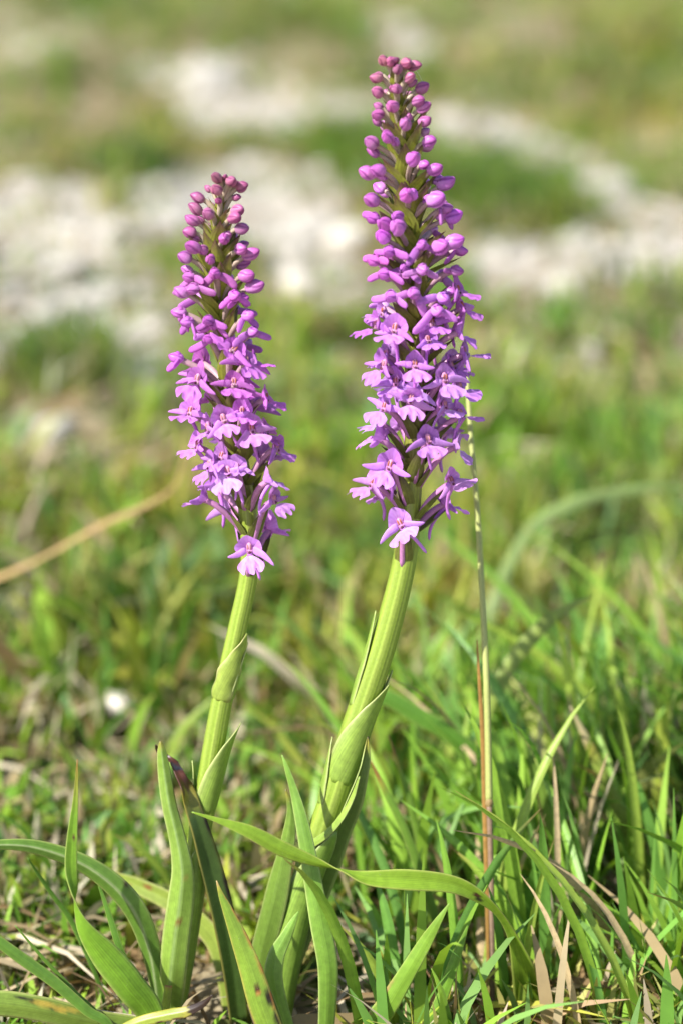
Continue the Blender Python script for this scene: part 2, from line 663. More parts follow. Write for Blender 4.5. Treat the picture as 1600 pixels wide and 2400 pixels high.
# ------------------------------------------------------------------ an orchid
class Orchid:
    def __init__(self, label, axis, widths, radius, seed):
        self.r = random.Random(seed)
        self.ax = np.array(axis, float)            # px,py from base to tip
        self.wy = np.array(sorted(widths))
        self.ry = np.array(sorted(radius))
        b = self.axis(self.ax[0, 1])
        gz = float(ground(b[0], b[1]))
        self.base = np.array([b[0], b[1], min(b[2], gz)])
        self.root = empty('orchid_plant', self.base)
        tag(self.root, label, 'orchid', 'wild orchids in flower')
        self.stem()

    def axis(self, py):
        o = np.argsort(self.ax[:, 1])
        # smooth interpolation along py
        ys = self.ax[o, 1]; xs = self.ax[o, 0]
        f = np.linspace(0, len(ys) - 1, 200)
        c = catmull(np.stack([xs, ys], -1), 200)
        x = np.interp(py, c[:, 1], c[:, 0])
        return P(x, py)

    def rad(self, py):
        return np.interp(py, self.wy[:, 0], self.wy[:, 1]) * .5 * PXM

    def spread(self, py):
        return np.interp(py, self.ry[:, 0], self.ry[:, 1])

    def stem(self):
        y0, y1 = self.ax[0, 1], self.ax[-1, 1]
        n = 90
        pys = np.linspace(y0, y1, n)
        path = np.array([self.axis(p) for p in pys])
        rad = np.array([self.rad(p) for p in pys])
        k = 30
        g = tube(path, rad, k, ref=(0, -1, 0), ridge=.03, nr=7, phase=.3)
        a = np.linspace(0, 2 * np.pi, k, endpoint=False) + .3
        ridge = (.5 + .3 * np.cos(7 * a) + .2 * np.cos(11 * a + 1))
        lo = np.array([.21, .31, .022]); hi = np.array([.30, .39, .06])
        col = lo + (hi - lo) * ridge[None, :, None]
        col = np.repeat(col, n, 0)
        bl_ = vnoise(np.linspace(0, 22, n)[:, None] + 0 * a[None], np.linspace(0, 5, k)[None] + 0 * pys[:, None], 71)
        col = col * (.86 + .28 * bl_)[..., None]
        up = np.clip((1320 - pys) / 300, 0, 1)[:, None, None]
        col = col * (1 - up) + up * np.array([.24, .25, .04])
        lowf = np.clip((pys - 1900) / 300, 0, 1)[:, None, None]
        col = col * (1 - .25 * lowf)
        mb = MB()
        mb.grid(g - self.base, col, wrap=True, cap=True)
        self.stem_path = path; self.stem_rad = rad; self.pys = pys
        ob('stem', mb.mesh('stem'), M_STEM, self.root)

    def ovary(self, A, T, f, rad, colr, name, rot):
        """stalk from the stem at A to the flower at T, in the flower's own frame"""
        L = np.linalg.norm(T - A)
        out = nrm(T - A)
        c1 = A + (out * .4 + np.array([0, 0, .25])) * L * .55
        c2 = T - np.asarray(f) * L * .28
        t = np.linspace(0, 1, 10)[:, None]
        path = (1 - t) ** 3 * A + 3 * (1 - t) ** 2 * t * c1 + 3 * (1 - t) * t ** 2 * c2 + t ** 3 * T
        Rm = np.array(rot)
        local = (path - T) @ Rm
        rr = np.interp(t[:, 0], [0, .4, .85, 1], [.75, 1, .85, .9]) * rad
        g = tube(local, rr, 9, ridge=.07, nr=3)
        mb = MB()
        mb.grid(g, colr, wrap=True, cap=True)
        return mb.mesh(name)

    def flower(self, px, py, kind, yaw=None, pitch=None, roll=0, size=1.0, back=False, tight=1.0):
        r = self.r
        axp = self.axis(py)
        Rpx = self.spread(py) * tight
        ax_px = project(*axp)[0]
        s = np.clip((px - ax_px) / Rpx, -.98, .98)
        phi = math.asin(s)
        if back:
            phi = math.pi - phi
        T = P(px, py, -Rpx * PXM * math.cos(phi))
        yw = phi if yaw is None else math.radians(yaw)
        yw += math.radians(r.uniform(-10, 10))
        out = np.array([math.sin(phi), -math.cos(phi), 0])
        age = np.clip((py - self.ax[-1, 1]) / 1150, 0, 1)
        if pitch is None:
            pitch = {'b': r.uniform(8, 35), 'h': r.uniform(-5, 25), 'o': r.uniform(2, 24)}[kind]
        p = math.radians(pitch)
        f = np.array([math.sin(yw) * math.cos(p), -math.cos(yw) * math.cos(p), math.sin(p)])
        rot = basis(f)
        rot = rot @ Matrix.Rotation(math.radians(roll + r.uniform(-9, 9)), 3, 'Y')
        drop = {'b': r.uniform(40, 62), 'h': r.uniform(52, 75), 'o': r.uniform(62, 95)}[kind]
        drop *= .6 + .4 * min(1, Rpx / 90)
        ap = min(py + drop, 1345 if self.ax[0, 0] < 500 else 1330)
        A = self.axis(ap) + out * self.rad(ap) * .75
        # colours: deep at the top, paler lilac on the open flowers below
        old = np.array([.66, .325, .79]); mid = np.array([.63, .195, .65]); top = np.array([.42, .15, .22])
        c = top + (mid - top) * np.clip(age / .28, 0, 1)
        c = c + (old - c) * np.clip((age - .38) / .3, 0, 1)
        c = c * r.uniform(.8, 1.06) * np.array([r.uniform(.93, 1.05), r.uniform(.82, 1.15), r.uniform(.9, 1.06)])
        oc = np.array([.46, .36, .26]) + (np.array([.48, .20, .40]) - np.array([.46, .36, .26])) * np.clip((age - .12) / .55, 0, 1)
        loc = T - self.base
        if kind == 'b':
            k = size * (.85 + .35 * np.clip(age / .3, 0, 1)) * r.uniform(.92, 1.08)
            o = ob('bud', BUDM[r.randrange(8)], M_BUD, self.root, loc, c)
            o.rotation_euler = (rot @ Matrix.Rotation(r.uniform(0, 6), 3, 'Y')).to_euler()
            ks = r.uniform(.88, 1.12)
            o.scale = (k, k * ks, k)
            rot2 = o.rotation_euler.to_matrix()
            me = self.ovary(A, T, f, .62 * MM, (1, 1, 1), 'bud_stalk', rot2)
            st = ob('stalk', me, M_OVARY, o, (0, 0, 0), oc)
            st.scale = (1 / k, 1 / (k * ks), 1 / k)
        else:
            k = size * r.uniform(.94, 1.06)
            me = self.ovary(A, T, f, .78 * MM, (1, 1, 1), 'flower_stalk', rot)
            o = ob('flower', me, M_OVARY, self.root, loc, oc)
            o.rotation_euler = rot.to_euler()
            i = r.randrange(NV)
            kids = []
            if kind == 'o':
                kids = [('hood', HOOD[i], M_PETAL), ('lip', LIP[r.randrange(NV)], M_PETAL), ('column', COLU[i], M_COLUMN)]
            else:
                kids = [('hood', HOODC[i % 3], M_PETAL), ('lip', BUDM[i % 4], M_BUD)]
            for sd in (-1, 1):
                kids.append(('lateral_sepal', (SEP if kind == 'o' else SEPY)[sd][r.randrange(NV)], M_PETAL))
            if kind == 'o' and r.random() < .65:
                kids.append(('spur', SPUR[i], M_OVARY))
            for nm, me, mt in kids:
                cc = c * r.uniform(.94, 1.06)
                if nm == 'spur':
                    cc = c * np.array([.9, .8, .9])
                q = ob(nm, me, mt, o, (0, 0, 0), cc)
                kk = k * (1 if kind == 'o' else .92)
                q.scale = (kk, kk, kk)
                if nm in ('lip', 'hood') and kind == 'o':
                    q.scale = (kk * r.uniform(.86, 1.14), kk * r.uniform(.85, 1.15), kk * r.uniform(.85, 1.15))
                    q.rotation_euler = (r.uniform(-.2, .24), r.uniform(-.12, .12), r.uniform(-.15, .15))
                if nm == 'lateral_sepal':
                    kx = kk * r.uniform(.72, 1.08)
                    q.scale = (kx, kx, kx)
                    w_ = .42 if kind == 'h' else .24
                    q.rotation_euler = (r.uniform(-.2, .2), r.uniform(-w_, w_), r.uniform(-.3, .3))
                if kind == 'h' and nm == 'hood':
                    q.scale = (kk * .72, kk * .8, kk * .72)
                if kind == 'h' and nm == 'lip':
                    q.scale = (kk * 1.02, kk * 1.0, kk * 1.02)
                    q.location = (0, -.0007, .0002)
        # bract below the stalk
        bl = {'b': 1.0, 'h': .9, 'o': .95}[kind] * r.uniform(.85, 1.15) * (.6 + .4 * min(1, Rpx / 80))
        bl *= float(np.interp(age, [0, .05, .14], [.5, .6, 1]))
        outv = nrm(T - A)
        bd = nrm(outv + np.array([0, 0, .12 + (.45 * (1 - age) if kind == 'b' else 0)]) + np.array([r.uniform(-.2, .2), r.uniform(-.1, .1), r.uniform(-.1, .25)]))
        bo = ob('bract', BRACT[r.randrange(5)], M_BRACT, self.root, A - self.base - np.array([0, 0, .0011]) - out * .0006)
        bo.rotation_euler = basis(bd, (-out[0] * .8, -out[1] * .8, .8)).to_euler()
        bo.scale = (bl * (1.3 if kind == 'b' else 1), bl, bl)
        bc = np.array([1, 1, 1]) + (np.array([.5, .52, .7]) - 1) * np.clip((age - .3) / .35, 0, 1)
        bo.color = (*(bc * r.uniform(.8, 1.1)), 1)

    def fill_open(self, y0, y1, n):
        """inner flowers between the outer ones"""
        for i in range(n):
            py = y0 + (y1 - y0) * (i + self.r.random()) / n
            ax = project(*self.axis(py))[0]
            dx = math.sin(i * 2.4 + 1) * self.spread(py) * .74
            self.flower(ax + dx, py, 'h' if py < y0 + .3 * (y1 - y0) else 'o', size=.86, tight=.78)

    def fill(self, y0, y1, n):
        """young buds packed close to the axis between the outer ones"""
        for i in range(n):
            py = y0 + (y1 - y0) * (i + self.r.random()) / n
            ax = project(*self.axis(py))[0]
            dx = math.sin(i * 2.4) * self.spread(py) * .8
            self.flower(ax + dx, py, 'b', size=.62 + .2 * (py - y0) / (y1 - y0), back=i % 3 == 2, tight=.68)

    def sheath(self, py0, py1, a0, a1, wrap, lift, name='stem_leaf', tint=(1, 1, 1), tiplift=0.0, wob=0.0):
        """clasping leaf wrapped round the stem from py0 up to its tip at py1; angles in degrees, 0 faces the camera, 90 right"""
        n, c = 26, 13
        v = np.linspace(0, 1, n)
        pys = py0 + (py1 - py0) * v
        path = np.array([self.axis(p) for p in pys])
        rad = np.array([self.rad(p) for p in pys])
        T, Nn, B = frames(path, ref=(0, -1, 0))
        Rt = np.cross(Nn, T)
        Rt = np.where((Rt @ R_)[:, None] < 0, -Rt, Rt)
        u = np.linspace(-1, 1, c)
        half = np.radians(wrap) * np.interp(v, [0, .15, .45, .75, .93, 1], [1.0, 1.0, .82, .5, .2, .02])
        cen = np.radians(a0 + (a1 - a0) * v)
        ang = cen[:, None] + half[:, None] * u[None]
        off = (lift * np.sin(v * 2.6) ** 1.0 * .6 + lift * v ** 2 + tiplift * v ** 3)[:, None] * PXM
        off = off * np.interp(v, [0, .2, 1], [.1, .8, 1])[:, None] + np.interp(v, [0, .06, .3], [-.15, .1, .35])[:, None] * MM + wob * PXM * np.sin(v * 17)[:, None] * np.abs(u)[None] ** 2
        rr = rad[:, None] + off
        g = path[:, None] + rr[..., None] * (np.cos(ang)[..., None] * Nn[:, None] + np.sin(ang)[..., None] * Rt[:, None])
        edge = np.abs(u)[None, :, None] ** 6
        col = np.array([.24, .36, .05]) * (1 - edge) + edge * np.array([.45, .5, .18])
        col = np.broadcast_to(col, (n, c, 3)) * np.array(tint)
        col = col * (1 + .15 * v[:, None, None]) * (1 + .12 * np.sin(u * 9)[None, :, None] * .6)
        mb = MB()
        mb.grid(g - self.base, col)
        with_mod(ob(name, mb.mesh(name), M_LEAF, self.root), .00022)


def ribbon(ctrl, n=56, across=11, fold=.25, col=(.15, .27, .045), edge=(.36, .42, .14), tip=None, tipat=.93, spots=(), left=None, base=None, mid=None, origin=(0, 0, 0), appar=False):
    """blade through control points (px, py, depth mm, apparent width px, roll deg); first point is the base end"""
    c = catmull(np.array(ctrl, float), n)
    path = np.array([P(a[0], a[1], a[2] * MM) for a in c])
    T = nrm(np.gradient(path, axis=0))
    view = nrm(CAM[None] - path)
    W = nrm(np.cross(T, view))
    roll = np.radians(c[:, 4])[:, None]
    Nn = np.cross(W, T)
    Wr = W * np.cos(roll) + Nn * np.sin(roll)
    Nr = np.cross(Wr, T)
    half = np.maximum(c[:, 3], .8) * .5 * PXM
    if appar:
        half = .93 * half / np.maximum(np.abs(np.cos(roll[:, 0])), .5)
    u = np.linspace(-1, 1, across)
    v = np.linspace(0, 1, n)
    fd = np.abs(u) * fold
    g = path[:, None] + half[:, None, None] * (u[None, :, None] * Wr[:, None] + (fd - fold * .5)[None, :, None] * Nr[:, None])
    g = g + (Nr * (np.sin(v * 23 + path[0, 0] * 900) * half * .05)[:, None])[:, None] * (u ** 2)[None, :, None] * np.sign(u)[None, :, None]
    V2 = v[:, None, None]; U2 = u[None, :, None]
    C = np.broadcast_to(np.array(col, float) * np.array([1.15, 1.12, .62]), (n, across, 3)).copy()
    C *= 1 + .18 * np.sin(v * 9 + path[0, 0] * 500)[:, None, None] * .5
    if base is not None:
        f = np.clip((.3 - V2) / .3, 0, 1)
        C = C * (1 - f) + f * np.array(base)
    if mid is not None:
        f = np.exp(-(U2 / .12) ** 2)
        C = C * (1 - f) + f * np.array(mid)
    e = np.abs(U2) ** 10
    C = C * (1 - e) + e * np.array(edge) * np.array([1, 1, .7])
    if left is not None:
        side, cl, wd, v0, v1 = left
        f = np.clip((side * U2 - (1 - wd)) / .15, 0, 1) * ((V2 > v0) & (V2 < v1))
        f = f * np.clip(.6 + .6 * np.sin(V2 * 41) + .4 * np.sin(V2 * 97), 0, 1)
        C = C * (1 - f) + f * np.array(cl)
    if tip is not None:
        f = np.clip((V2 - tipat + .015 * np.sin(U2 * 7)) / .025, 0, 1)
        f2 = np.clip((V2 - tipat + .10) / .08, 0, 1) * .7
        C = C * (1 - f2) + f2 * np.array([.36, .30, .05])
        C = C * (1 - f) + f * np.array(tip)
    for (su, sv, ru, rv, sc) in spots:
        d = ((U2 - su) / ru) ** 2 + ((V2 - sv) / rv) ** 2
        f = np.clip(1.5 - d, 0, 1)
        C = C * (1 - f) + f * np.array(sc)
    mb = MB()
    mb.grid(g - np.array(origin), C)
    return mb, path


def root_down(ctrl):
    """add a last point at the ground below the lowest end so the blade really grows there"""
    a = list(ctrl)
    p = P(a[0][0], a[0][1], a[0][2] * MM)
    gz = float(ground(p[0], p[1]))
    if p[2] > gz + .001:
        px, py = project(p[0], p[1], gz - .002)
        a = [(float(px), float(py), a[0][2], a[0][3] * .8, a[0][4])] + a
    return a


# ------------------------------------------------------------------ orchid: the shorter one
A1 = [(404, 2400), (440, 2150), (462, 1990), (480, 1888), (515, 1673), (556, 1480), (585, 1327), (578, 1180), (553, 1020), (530, 860), (512, 680), (510, 560), (528, 425)]
short = Orchid('shorter orchid with slim stem, blunt pink spike and brown-tipped upright leaves', A1,
               [(425, 9), (470, 18), (560, 24), (680, 28), (860, 34), (1020, 38), (1180, 41), (1327, 43), (1480, 45), (1673, 50), (1888, 55), (2100, 52), (2400, 52)],
               [(420, 32), (500, 46), (600, 70), (750, 92), (900, 100), (1100, 108), (1180, 112), (1290, 100)], 3)
F1 = [
    (515, 421, 'b'), (513, 449, 'b'), (538, 428, 'b'), (558, 441, 'b'), (476, 468, 'b'), (471, 496, 'b'), (496, 504, 'b'), (549, 496, 'b'),
    (543, 512, 'b'), (464, 523, 'b'), (456, 546, 'b'), (557, 537, 'b'), (525, 560, 'b'), (465, 583, 'b'), (445, 607, 'b'), (558, 587, 'b'),
    (574, 602, 'b'), (505, 644, 'h'), (567, 649, 'b'), (583, 676, 'b'), (447, 652, 'h'), (458, 678, 'h'), (439, 690, 'b'), (549, 696, 'h'),
    (426, 735, 'h'), (444, 756, 'h'), (490, 754, 'h'), (580, 743, 'h'), (591, 782, 'h'), (419, 842, 'h'), (545, 823, 'o', 20, 25, -40), (580, 850, 'o', 35),
    (460, 895, 'o', -30), (550, 902, 'o', 5), (628, 936, 'o', 75, 5), (444, 969, 'o', -40), (527, 987, 'o', 5, 5, 12), (593, 1010, 'o', 15), (460, 1047, 'o', -55),
    (653, 1053, 'o', 80), (488, 1095, 'o', -60), (536, 1111, 'o', -10, 5, 14), (635, 1125, 'o', 100), (474, 1171, 'o', -95), (646, 1175, 'o', 45, 5, 20),
    (585, 1292, 'o', 0, 4, 0)]
for f in F1:
    short.flower(f[0], f[1], f[2], f[3] if len(f) > 3 else None, f[4] if len(f) > 4 else None, f[5] if len(f) > 5 else 0)
BK1 = [(520, 470, 'b'), (500, 540, 'b'), (540, 570, 'b'), (490, 620, 'b'), (530, 660, 'b'), (470, 700, 'h'), (550, 730, 'h'), (500, 780, 'h'), (575, 810, 'h'),
       (470, 850, 'o'), (560, 880, 'o'), (500, 930, 'o'), (600, 950, 'o'), (530, 1010, 'o'), (620, 1070, 'o'), (545, 1190, 'o'), (636, 1240, 'o'), (510, 1140, 'o')]
for f in BK1:
    short.flower(f[0], f[1], f[2], back=True)
short.fill(412, 640, 16)
short.fill_open(690, 1130, 11)
short.sheath(1640, 1478, -35, 60, 75, 1.5, wob=3, tint=(1.15, 1.0, 1.1))
short.sheath(1900, 1684, 40, 88, 95, 7, tiplift=16)
short.sheath(1880, 1790, -110, -95, 30, 6, tiplift=8)
short.sheath(1640, 1500, 100, 95, 60, 3)
short.sheath(2390, 1960, 0, 20, 150, 3, name='leaf_sheath')


def leaf(plant, ctrl, name='leaf', thick=.00025, label=None, **kw):
    mb, _ = ribbon(ctrl, origin=plant.base, appar=True, **kw)
    o = with_mod(ob(name, mb.mesh(name), M_LEAF, plant.root), thick)
    if label:
        o['label'] = label
    return o


BR = (.075, .028, .016)
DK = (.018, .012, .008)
OL = (.15, .26, .055)
# upright pale folded leaf
leaf(short, [(398, 2385, 0, 50, 30), (403, 2290, -6, 66, 20), (412, 2200, -7, 70, 10), (424, 2110, -7, 66, 5), (428, 2040, -7, 54, 5), (416, 1965, -6, 42, 5), (398, 1890, -5, 37, 0), (387, 1820, -4, 33, 0), (380, 1765, -4, 22, 0), (377, 1737, -4, 5, 0)],
     fold=-.55, col=(.18, .29, .07), edge=(.42, .5, .22), mid=(.25, .36, .10), tip=BR, tipat=.985, spots=[(.1, .27, .13, .012, (.2, .09, .02)), (.3, .42, .1, .02, (.36, .25, .06)), (-.3, .36, .06, .008, (.2, .1, .02))], label='upright pale green leaf folded along its length')
# dark green leaf with self-shade painted into its colour, brown withered tip
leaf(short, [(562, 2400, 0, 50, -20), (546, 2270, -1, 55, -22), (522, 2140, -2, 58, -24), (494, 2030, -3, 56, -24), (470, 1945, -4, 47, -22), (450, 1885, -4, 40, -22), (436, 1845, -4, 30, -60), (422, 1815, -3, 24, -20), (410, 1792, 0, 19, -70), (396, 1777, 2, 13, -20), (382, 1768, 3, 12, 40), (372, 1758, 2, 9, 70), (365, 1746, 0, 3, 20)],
     n=80, fold=.22, col=(.055, .105, .035), edge=(.22, .2, .06), tip=(.085, .03, .018), tipat=.47, left=(1, DK, .42, .1, .75), label='dark green leaf with painted-in shade and withered reddish-brown tip')
# arching leaf to the left
leaf(short, [(376, 2390, 0, 34, 35), (366, 2300, -3, 40, 30), (352, 2225, -5, 50, 25), (322, 2145, -8, 58, 22), (275, 2083, -10, 54, 20), (205, 2030, -12, 46, 18), (120, 1995, -14, 38, 15), (40, 1980, -16, 28, 12), (-60, 1985, -18, 16, 10), (-130, 2010, -19, 3, 10)],
     fold=-.45, col=(.11, .22, .05), edge=(.38, .46, .18), mid=(.34, .42, .18), spots=[(.8, .44, .2, .012, BR)], label='dark green leaf arching over to one side')
# yellowing leaf behind
leaf(short, [(545, 2400, 14, 40, 20), (533, 2300, 16, 48, 15), (506, 2210, 18, 50, 10), (455, 2150, 20, 50, 5), (390, 2108, 22, 48, 5), (320, 2075, 24, 40, 5), (270, 2055, 25, 24, 0), (238, 2043, 26, 5, 0)],
     fold=.3, col=(.24, .32, .085), edge=(.46, .48, .2), tip=(.48, .33, .07), tipat=.90, spots=[(.4, .66, .3, .02, (.24, .11, .03)), (-.2, .75, .15, .01, (.28, .16, .04))], label='yellowing leaf arching behind the stem')
# lying leaves with damage at the foot
leaf(short, [(330, 2408, -12, 50, 10), (210, 2392, -15, 58, 12), (100, 2366, -18, 62, 12), (0, 2352, -20, 62, 12), (-90, 2360, -22, 40, 10), (-150, 2380, -23, 5, 10)],
     fold=-.2, col=(.16, .24, .06), edge=(.42, .46, .2), spots=[(.35, .33, .25, .03, (.5, .36, .05)), (.3, .36, .10, .03, DK), (.5, .45, .12, .03, DK), (.45, .40, .25, .05, (.45, .34, .05)), (.6, .5, .14, .03, DK), (.55, .28, .2, .03, (.4, .32, .05))], label='low leaf with black-edged yellow insect damage')
leaf(short, [(265, 2425, -24, 22, 10), (325, 2396, -25, 27, 10), (390, 2380, -26, 28, 10), (440, 2370, -27, 25, 10), (478, 2352, -28, 15, 10), (499, 2332, -29, 3, 0)],
     n=40, fold=-.3, col=(.24, .30, .06), edge=(.5, .42, .1), tip=(.035, .018, .012), tipat=.6, left=(1, BR, .4, .2, .75), label='low yellow-green leaf with black pointed tip')
leaf(short, [(386, 2380, -9, 22, 0), (391, 2345, -9, 21, 0), (396, 2310, -9, 18, 0)], n=14, fold=-.3, col=(.26, .34, .07), tip=(.30, .12, .03), tipat=.93, name='leaf_stub')

# ------------------------------------------------------------------ orchid: the taller one
A2 = [(648, 2420), (672, 2250), (712, 2070), (755, 1949), (786, 1862), (837, 1694), (898, 1510), (947, 1316), (962, 1150), (975, 960), (976, 770), (962, 560), (946, 390), (932, 260), (927, 148)]
tall = Orchid('taller orchid with thick leaning stem and long pointed pink spike', A2,
              [(148, 10), (200, 18), (300, 24), (450, 31), (600, 36), (800, 42), (950, 46), (1150, 50), (1316, 56), (1510, 62), (1694, 66), (1862, 71), (1949, 69), (2100, 62), (2420, 60)],
              [(140, 34), (250, 54), (400, 80), (500, 92), (600, 108), (750, 120), (950, 120), (1150, 104), (1250, 80)], 5)
F2 = [
    (903, 147, 'b'), (918, 146, 'b'), (945, 150, 'b'), (958, 156, 'b'), (930, 168, 'b'), (892, 184, 'b'), (953, 187, 'b'), (892, 219, 'b'), (977, 212, 'b'), (929, 212, 'b'),
    (970, 240, 'b'), (981, 258, 'b'), (922, 252, 'b'), (892, 270, 'b'), (947, 297, 'b'), (986, 290, 'b'), (879, 339, 'b'), (912, 327, 'b'), (995, 334, 'b'),
    (964, 379, 'b'), (873, 411, 'b'), (895, 403, 'b'), (1007, 403, 'b'), (1030, 437, 'b'), (952, 462, 'b'), (1008, 473, 'b'), (882, 473, 'b'),
    (1038, 490, 'h'), (1050, 513, 'b'), (878, 515, 'h'), (908, 531, 'b'), (933, 538, 'b'), (904, 560, 'b'), (988, 578, 'h'), (1023, 582, 'b'), (1048, 571, 'b'),
    (1072, 589, 'h'), (912, 593, 'h'), (880, 614, 'h'), (902, 645, 'h'), (988, 634, 'h'), (1064, 637, 'h'), (917, 697, 'h', None, None, 0), (968, 689, 'h'),
    (1034, 700, 'h'), (1022, 730, 'h'), (1076, 684, 'o', 80), (1086, 722, 'o', 85), (875, 764, 'o', -62, 12, 8), (922, 776, 'o', -20), (1080, 780, 'o', 80), (1092, 829, 'o', 85),
    (894, 861, 'o', -45), (972, 859, 'o', 8), (1043, 893, 'o', 22), (1082, 909, 'o', 70), (961, 941, 'o', 12, 5, -18), (897, 959, 'o', -50), (1084, 973, 'o', 75),
    (884, 1029, 'o', -100), (1004, 1036, 'o', 5, 4, 8), (1073, 1047, 'o', 82), (910, 1097, 'o', -18, 8, -4), (868, 1136, 'o', -55), (1060, 1132, 'o', 40), (940, 1233, 'o', -12, 8, 25)]
for f in F2:
    tall.flower(f[0], f[1], f[2], f[3] if len(f) > 3 else None, f[4] if len(f) > 4 else None, f[5] if len(f) > 5 else 0)
BK2 = [(920, 190, 'b'), (950, 230, 'b'), (910, 300, 'b'), (970, 320, 'b'), (930, 370, 'b'), (985, 440, 'b'), (910, 450, 'b'), (960, 510, 'b'), (1010, 540, 'h'), (930, 600, 'h'),
       (1030, 650, 'h'), (950, 650, 'h'), (900, 720, 'h'), (1030, 770, 'o'), (940, 820, 'o'), (1060, 860, 'o'), (920, 900, 'o'), (1020, 950, 'o'), (940, 1000, 'o'), (1046, 1010, 'o'),
       (930, 1080, 'o'), (1046, 1180, 'o'), (905, 1150, 'o')]
for f in BK2:
    tall.flower(f[0], f[1], f[2], back=True)
tall.fill(140, 520, 26)
tall.fill_open(560, 1020, 13)
tall.sheath(1830, 1590, -5, 70, 100, 1.5, tiplift=5, tint=(1.02, 1, 1.05))
tall.sheath(1660, 1440, -92, -80, 40, 3, tiplift=3)
tall.sheath(1720, 1560, 85, 95, 50, 3)
tall.sheath(1890, 1740, -85, -95, 45, 4, tiplift=4)
tall.sheath(2400, 1930, -10, 40, 150, 4, name='leaf_sheath', tint=(.85, .9, .9))
# strap leaf in front
leaf(tall, [(764, 2420, -14, 40, -10), (768, 2340, -15, 46, -8), (768, 2260, -16, 51, -5), (752, 2170, -16, 52, 0), (736, 2080, -15, 46, 0), (722, 2000, -14, 40, 5), (706, 1920, -12, 32, 10), (688, 1850, -10, 20, 15), (672, 1800, -9, 11, 15), (661, 1769, -8, 2, 15)],
     fold=-.25, col=(.15, .28, .06), edge=(.38, .48, .2), label='long strap leaf in front of the stem foot')
leaf(tall, [(598, 2330, 2, 46, 25), (612, 2236, 0, 60, 30), (638, 2130, -2, 62, 30), (660, 2035, -3, 48, 30), (676, 1960, -4, 34, 20), (682, 1900, -4, 20, 10), (670, 1850, -4, 3, 0)],
     fold=-.5, col=(.13, .22, .055), edge=(.36, .44, .18), tip=BR, tipat=.98, label='dark green leaf clasping the stem foot')
# dark shaded leaf right of the stem
leaf(tall, [(650, 2330, 5, 50, -25), (680, 2240, 5, 58, -35), (722, 2140, 4, 56, -42), (760, 2040, 2, 52, -48), (790, 1960, 0, 48, -50), (822, 1885, -2, 40, -50), (845, 1820, -3, 28, -45), (857, 1770, -3, 18, -40), (862, 1726, -3, 3, 30)],
     fold=.65, col=(.11, .19, .05), edge=(.44, .52, .24), tip=DK, tipat=.97, label='dark keeled leaf with pale margins and black tip')
leaf(tall, [(720, 1985, -3, 20, 10), (765, 1955, -5, 17, 30), (800, 1915, -6, 14, 40), (825, 1870, -6, 10, 40), (842, 1820, -6, 3, 30)], n=30,
     fold=-.3, col=(.24, .36, .09), edge=(.42, .5, .22))
leaf(tall, [(678, 2425, -10, 36, 10), (655, 2355, -11, 42, 12), (641, 2290, -12, 46, 10), (648, 2240, -12, 42, 5), (672, 2192, -12, 28, 0), (690, 2155, -12, 14, 0), (700, 2136, -12, 2, 0)],
     n=40, fold=-.3, col=(.17, .31, .085), edge=(.4, .52, .22))
leaf(tall, [(640, 2430, -18, 62, 15), (614, 2360, -18, 64, 15), (590, 2280, -18, 58, 15), (563, 2205, -18, 44, 15), (535, 2135, -18, 26, 10), (520, 2100, -18, 14, 10), (508, 2064, -18, 2, 0)],
     fold=-.25, col=(.18, .29, .06), edge=(.44, .40, .12), tip=(.5, .36, .14), tipat=.93, left=(1, (.42, .17, .045), .28, .12, 1.0),
     spots=[(0.1, .26, .16, .02, BR), (.1, .235, .2, .012, (.4, .2, .05)), (.72, .2, .18, .05, DK), (.78, .08, .2, .05, DK)], label='yellow-green leaf with orange-brown margin and dark spots')
leaf(tall, [(664, 2425, -16, 16, 20), (640, 2350, -17, 15, 20), (612, 2285, -17, 12, 20), (593, 2244, -17, 2, 20)], n=26, fold=-.3, col=(.12, .22, .06))


# ------------------------------------------------------------------ single grass shoots
GR = (.15, .29, .045)


def blade(ctrl, label, group=None, name='grass_shoot', mat=None, cat='grass', **kw):
    kw.setdefault('edge', (.34, .44, .14))
    kw.setdefault('fold', -.2)
    c = root_down(ctrl)
    p0 = P(c[0][0], c[0][1], c[0][2] * MM)
    mb, path = ribbon(c, origin=p0, **kw)
    o = with_mod(ob(name, mb.mesh(name), mat or M_GRASS, None, p0), .00025)
    return tag(o, label, cat, group)


blade([(358, 2392, -16, 62, 0), (306, 2312, -18, 72, 0), (250, 2243, -19, 68, 5), (202, 2182, -20, 40, 20), (180, 2130, -20, 18, 60), (173, 2085, -20, 24, 130), (167, 2032, -20, 29, 170), (170, 1960, -20, 24, 180), (178, 1870, -20, 12, 180), (182, 1780, -20, 2, 180)],
      'broad bright green grass shoot twisted at mid-height beside the shorter orchid', col=(.16, .31, .04), tip=(.35, .2, .05), tipat=.96, spots=[(-.3, .80, .3, .008, BR)], n=70)
blade([(240, 2330, 6, 10, 0), (173, 2169, 4, 13, 10), (128, 2103, 2, 11, 10), (92, 2052, 0, 8, 0), (66, 2011, -2, 2, 0)], 'thin dark grass shoot leaning behind the twisted broad blade', col=(.09, .2, .045))
blade([(330, 2350, -4, 14, 0), (311, 2287, -6, 17, 20), (282, 2225, -8, 18, 20), (258, 2150, -8, 14, 20), (240, 2095, -8, 8, 20), (226, 2056, -8, 2, 0)], 'slim dark grass shoot in front of the arching orchid leaf', col=(.09, .2, .045))
blade([(250, 2410, -14, 10, 0), (173, 2322, -15, 10, 0), (102, 2246, -16, 8, 0), (36, 2169, -17, 2, 0)], 'very thin green grass shoot leaning over the damaged low leaf', col=(.12, .24, .05))
